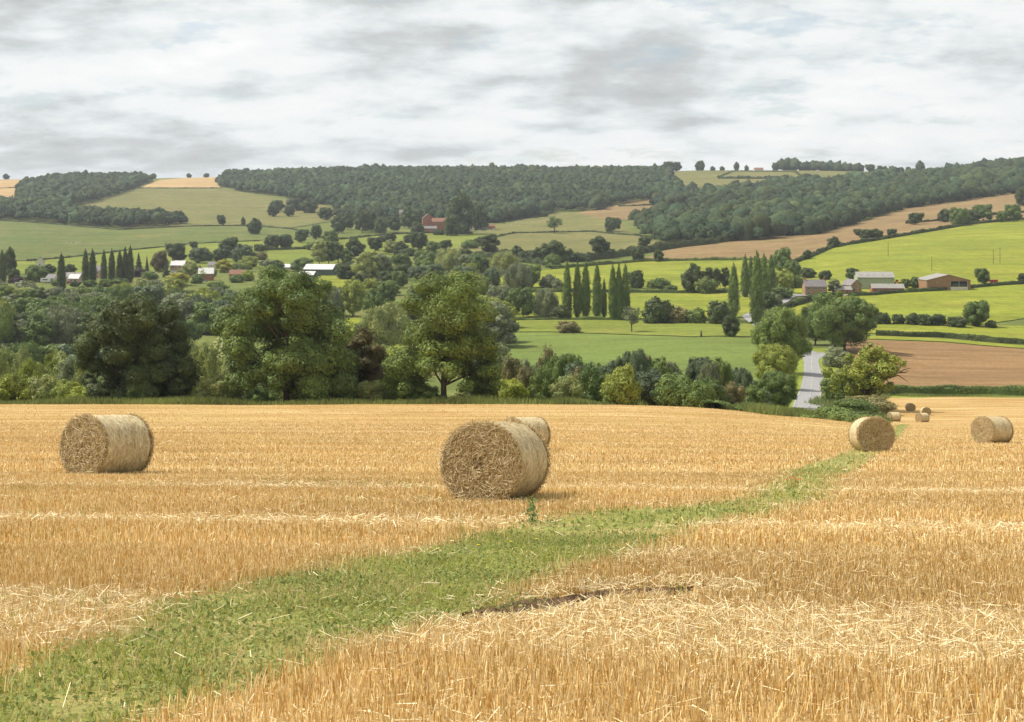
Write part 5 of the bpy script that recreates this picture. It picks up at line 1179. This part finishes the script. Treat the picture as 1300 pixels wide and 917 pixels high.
for k in range(8):
    px = 560+k*42+rnd.uniform(-8, 8); py = np.interp(px, [560, 740, 900], [705, 665, 650])+rnd.uniform(0, 22)
    flower('yellow_flower', 'tiny yellow flower among the weeds of the green strip', px, float(py), M['yel'], .014, .12, 'yellow flowers on the green strip', 'flower')
# a thistle standing above the strip edge
x, D, z = PD(675, flatD(675, 668)); r = empty('thistle', (x, D, z)); tag(r, 'tall leafy weed on the strip edge below the largest bale', 'weed')
p = MB(); p.tube([(0, 0, 0), (.03, 0, .2), (.0, 0, .38)], [.008, .006, .004], 5); p.build('stem', M['stem'], r); P = np.stack([RG.normal(size=160)*.05, RG.normal(size=160)*.05, .05+.33*RG.random(160)], 1)
V, Q = leaves(P, unit(RG.normal(size=(160, 3))), .018+.018*RG.random(160), RG, .4); obj('leaves', mesh('leaves', V, Q, mats=[M['blade']], col=np.repeat(green_col(160, RG, (.12, .2, .07), (.25, .35, .12)), 4, 0)), r)

# ------------------------------------------------------------------ labels for the many trees
LM = [(175, 440, 'the dark sycamore'), (363, 430, 'the gappy ash'), (462, 460, 'the copper-tinged maple'), (563, 430, 'the tall green ash'), (1101, 480, 'the wide oak'), (1035, 455, 'the road bend'),
      (757, 370, 'the poplar row'), (957, 370, 'the poplar clump'), (1034, 365, 'the farmhouse'), (1110, 358, 'the green barn'), (1197, 358, 'the timber barn'), (550, 285, 'the brick manor'), (130, 340, 'the village poplars'),
      (78, 345, 'the lone poplar'), (262, 347, 'the pale-roofed house'), (407, 342, 'the dark-walled barn'), (1220, 460, 'the ploughed field'), (0, 400, 'the left edge'), (1300, 330, 'the right edge'), (275, 225, 'the end of the ridge wood'),
      (1040, 213, 'the skyline plantation'), (962, 223, 'the ridge hollow'), (90, 222, 'the left hilltop wood'), (134, 560, 'the left bale'), (667, 540, 'the central bales'), (820, 465, 'the leafy crop'), (704, 290, 'the dry pasture'), (1127, 315, 'the highest pole'), (340, 285, 'the left hill slope')]
from collections import defaultdict
SEEN = defaultdict(list)
ORD = ['', 'second', 'third', 'fourth', 'fifth', 'sixth', 'seventh', 'eighth', 'ninth', 'tenth', 'eleventh', 'twelfth']
for r, kind, col, px, py, hp, wp, D, where in AUTO:
    r['_w'] = 0; del r['_w']
    cy = py-hp/2
    l = min(LM, key=lambda m: (m[0]-px)**2+((m[1]-cy)*1.6)**2); dx, dy = px-l[0], cy-l[1]
    rel = where if where else (('right of ' if dx > 0 else 'left of ') if abs(dx) > abs(dy)*.8 else ('above ' if dy < 0 else 'below '))+l[2]
    m = hp*D/F
    sz = 'tall ' if m > 13 and kind != 'poplar' else 'small ' if m < 3.2 or (m < 7 and kind not in CATS) else ''
    SEEN[f"{sz}{CW[col]} {KW[kind]} {rel}"].append((px, r))
for base, lst in SEEN.items():
    lst.sort(key=lambda t: t[0]); n = len(lst)
    for i, (px, r) in enumerate(lst):
        if n == 1: r['label'] = base
        elif i == 0: r['label'] = f"leftmost {base}"
        elif i == n-1: r['label'] = f"rightmost {base}"
        else: r['label'] = f"{base}, {ORD[i] if i < 12 else str(i+1)+'th'} from left"

# ------------------------------------------------------------------ air, sky, sun, camera
HZ = MB(); HZ.box(-4700, 4700, -80, 4700, -62, 190)
hm, nt, out = newmat('haze'); pv = nt.nodes.new('ShaderNodeVolumePrincipled'); pv.inputs['Color'].default_value = (.86, .92, 1, 1); pv.inputs['Density'].default_value = .00007; pv.inputs['Anisotropy'].default_value = .2
nt.links.new(pv.outputs[0], out.inputs['Volume'])
tag(HZ.build('haze', hm), kind='stuff')
w = bpy.data.worlds.new('World'); sc.world = w; w.use_nodes = True
g = NT(w.node_tree); g.N.clear(); wo = g.n('ShaderNodeOutputWorld')
EL, AZ = R(52), math.atan2(-.98, .14)
sky = g.n('ShaderNodeTexSky', sky_type='NISHITA', sun_disc=False, sun_elevation=EL, sun_rotation=AZ)
bs = g.n('ShaderNodeBackground'); bs.inputs['Strength'].default_value = .12; g.l(sky.outputs[0], bs.inputs['Color'])
tc = g.n('ShaderNodeTexCoord'); sx = g.n('ShaderNodeSeparateXYZ'); g.l(tc.outputs['Generated'], sx.inputs[0])
zc = g.math('MAXIMUM', sx.outputs[2], 0.0); dv = g.math('ADD', zc, .25)
cx_ = g.n('ShaderNodeCombineXYZ'); g.l(g.math('DIVIDE', sx.outputs[0], dv), cx_.inputs[0]); g.l(g.math('DIVIDE', sx.outputs[1], dv), cx_.inputs[1])
cv = cx_.outputs[0]
mp = g.n('ShaderNodeMapping'); mp.inputs['Location'].default_value = (3.4, 1.2, 0); mp.inputs['Scale'].default_value = (1.0, 1.15, 1); g.l(cv, mp.inputs['Vector'])
n1 = g.noise(mp.outputs[0], 1.55, 12, .60, .0); n2 = g.noise(mp.outputs[0], 5.2, 10, .62, .0); n3 = g.noise(mp.outputs[0], .62, 3, .5)
vo = g.n('ShaderNodeTexVoronoi', feature='SMOOTH_F1'); vo.inputs['Scale'].default_value = 6.5; vo.inputs['Smoothness'].default_value = .8
wn = g.n('ShaderNodeTexNoise'); wn.inputs['Scale'].default_value = 5; wn.inputs['Detail'].default_value = 6; g.l(mp.outputs[0], wn.inputs['Vector'])
g.l(g.mix(.2, mp.outputs[0], wn.outputs['Color'], 'ADD'), vo.inputs['Vector'])
dark = g.math('ADD', g.math('ADD', g.math('MULTIPLY', n1, .66), g.math('MULTIPLY', n3, .24)), g.math('ADD', g.math('MULTIPLY', vo.outputs['Distance'], .12), g.math('MULTIPLY', n2, .08)))
# second look at the cloud field a little higher up: its thickness difference gives bright tops and shaded bases
mp2 = g.n('ShaderNodeMapping'); mp2.inputs['Location'].default_value = (-.03, -.10, 0); g.l(mp.outputs[0], mp2.inputs['Vector'])
m1 = g.noise(mp2.outputs[0], 1.55, 12, .60, .0); m2 = g.noise(mp2.outputs[0], 5.2, 10, .62, .0)
rel = g.math('ADD', g.math('MULTIPLY', g.math('SUBTRACT', m1, n1), .75), g.math('MULTIPLY', g.math('SUBTRACT', m2, n2), .22))
steep = g.ramp(zc, [(0., 0.), (.06, .2), (.16, 1.)])
thr = g.math('ADD', g.math('ADD', dark, rel), g.math('MULTIPLY', steep, .085))
ccol = g.ramp(thr, [(.44, (.91, .91, .90)), (.55, (.82, .845, .84)), (.605, (.69, .73, .735)), (.65, (.56, .585, .585)), (.75, (.41, .43, .43))])
bc = g.n('ShaderNodeBackground'); g.l(ccol, bc.inputs['Color']); bc.inputs['Strength'].default_value = 1.0
gap = g.ramp(g.math('ADD', n2, g.math('MULTIPLY', n3, .5)), [(.56, .55), (.66, 1.)])
ms = g.n('ShaderNodeMixShader'); g.l(gap, ms.inputs[0]); g.l(bs.outputs[0], ms.inputs[1]); g.l(bc.outputs[0], ms.inputs[2]); g.l(ms.outputs[0], wo.inputs['Surface'])
sd = bpy.data.lights.new('sun', 'SUN'); sd.energy = 4.9; sd.angle = R(.8); sd.color = (1, .95, .86)
so = bpy.data.objects.new('sun', sd); C.objects.link(so)
so.rotation_euler = Vector((math.sin(AZ)*math.cos(EL), math.cos(AZ)*math.cos(EL), math.sin(EL))).to_track_quat('Z', 'Y').to_euler(); so.location = (-200, 100, 250)
cam = bpy.data.cameras.new('camera'); cam.sensor_width = 36; cam.lens = 36*F/1300; cam.clip_start = .1; cam.clip_end = 20000
cam.shift_y = -(458.5-HY)/1300
co = bpy.data.objects.new('camera', cam); C.objects.link(co); co.location = (0, 0, CZ); co.rotation_euler = (R(90), 0, 0); sc.camera = co
sc.view_settings.view_transform = 'Standard'; sc.view_settings.look = 'None'; sc.view_settings.exposure = .16; sc.view_settings.gamma = 1
sc.render.engine = 'CYCLES'; sc.cycles.max_bounces = 5; sc.cycles.diffuse_bounces = 2; sc.cycles.volume_bounces = 0; sc.cycles.transmission_bounces = 3; sc.cycles.use_denoising = True
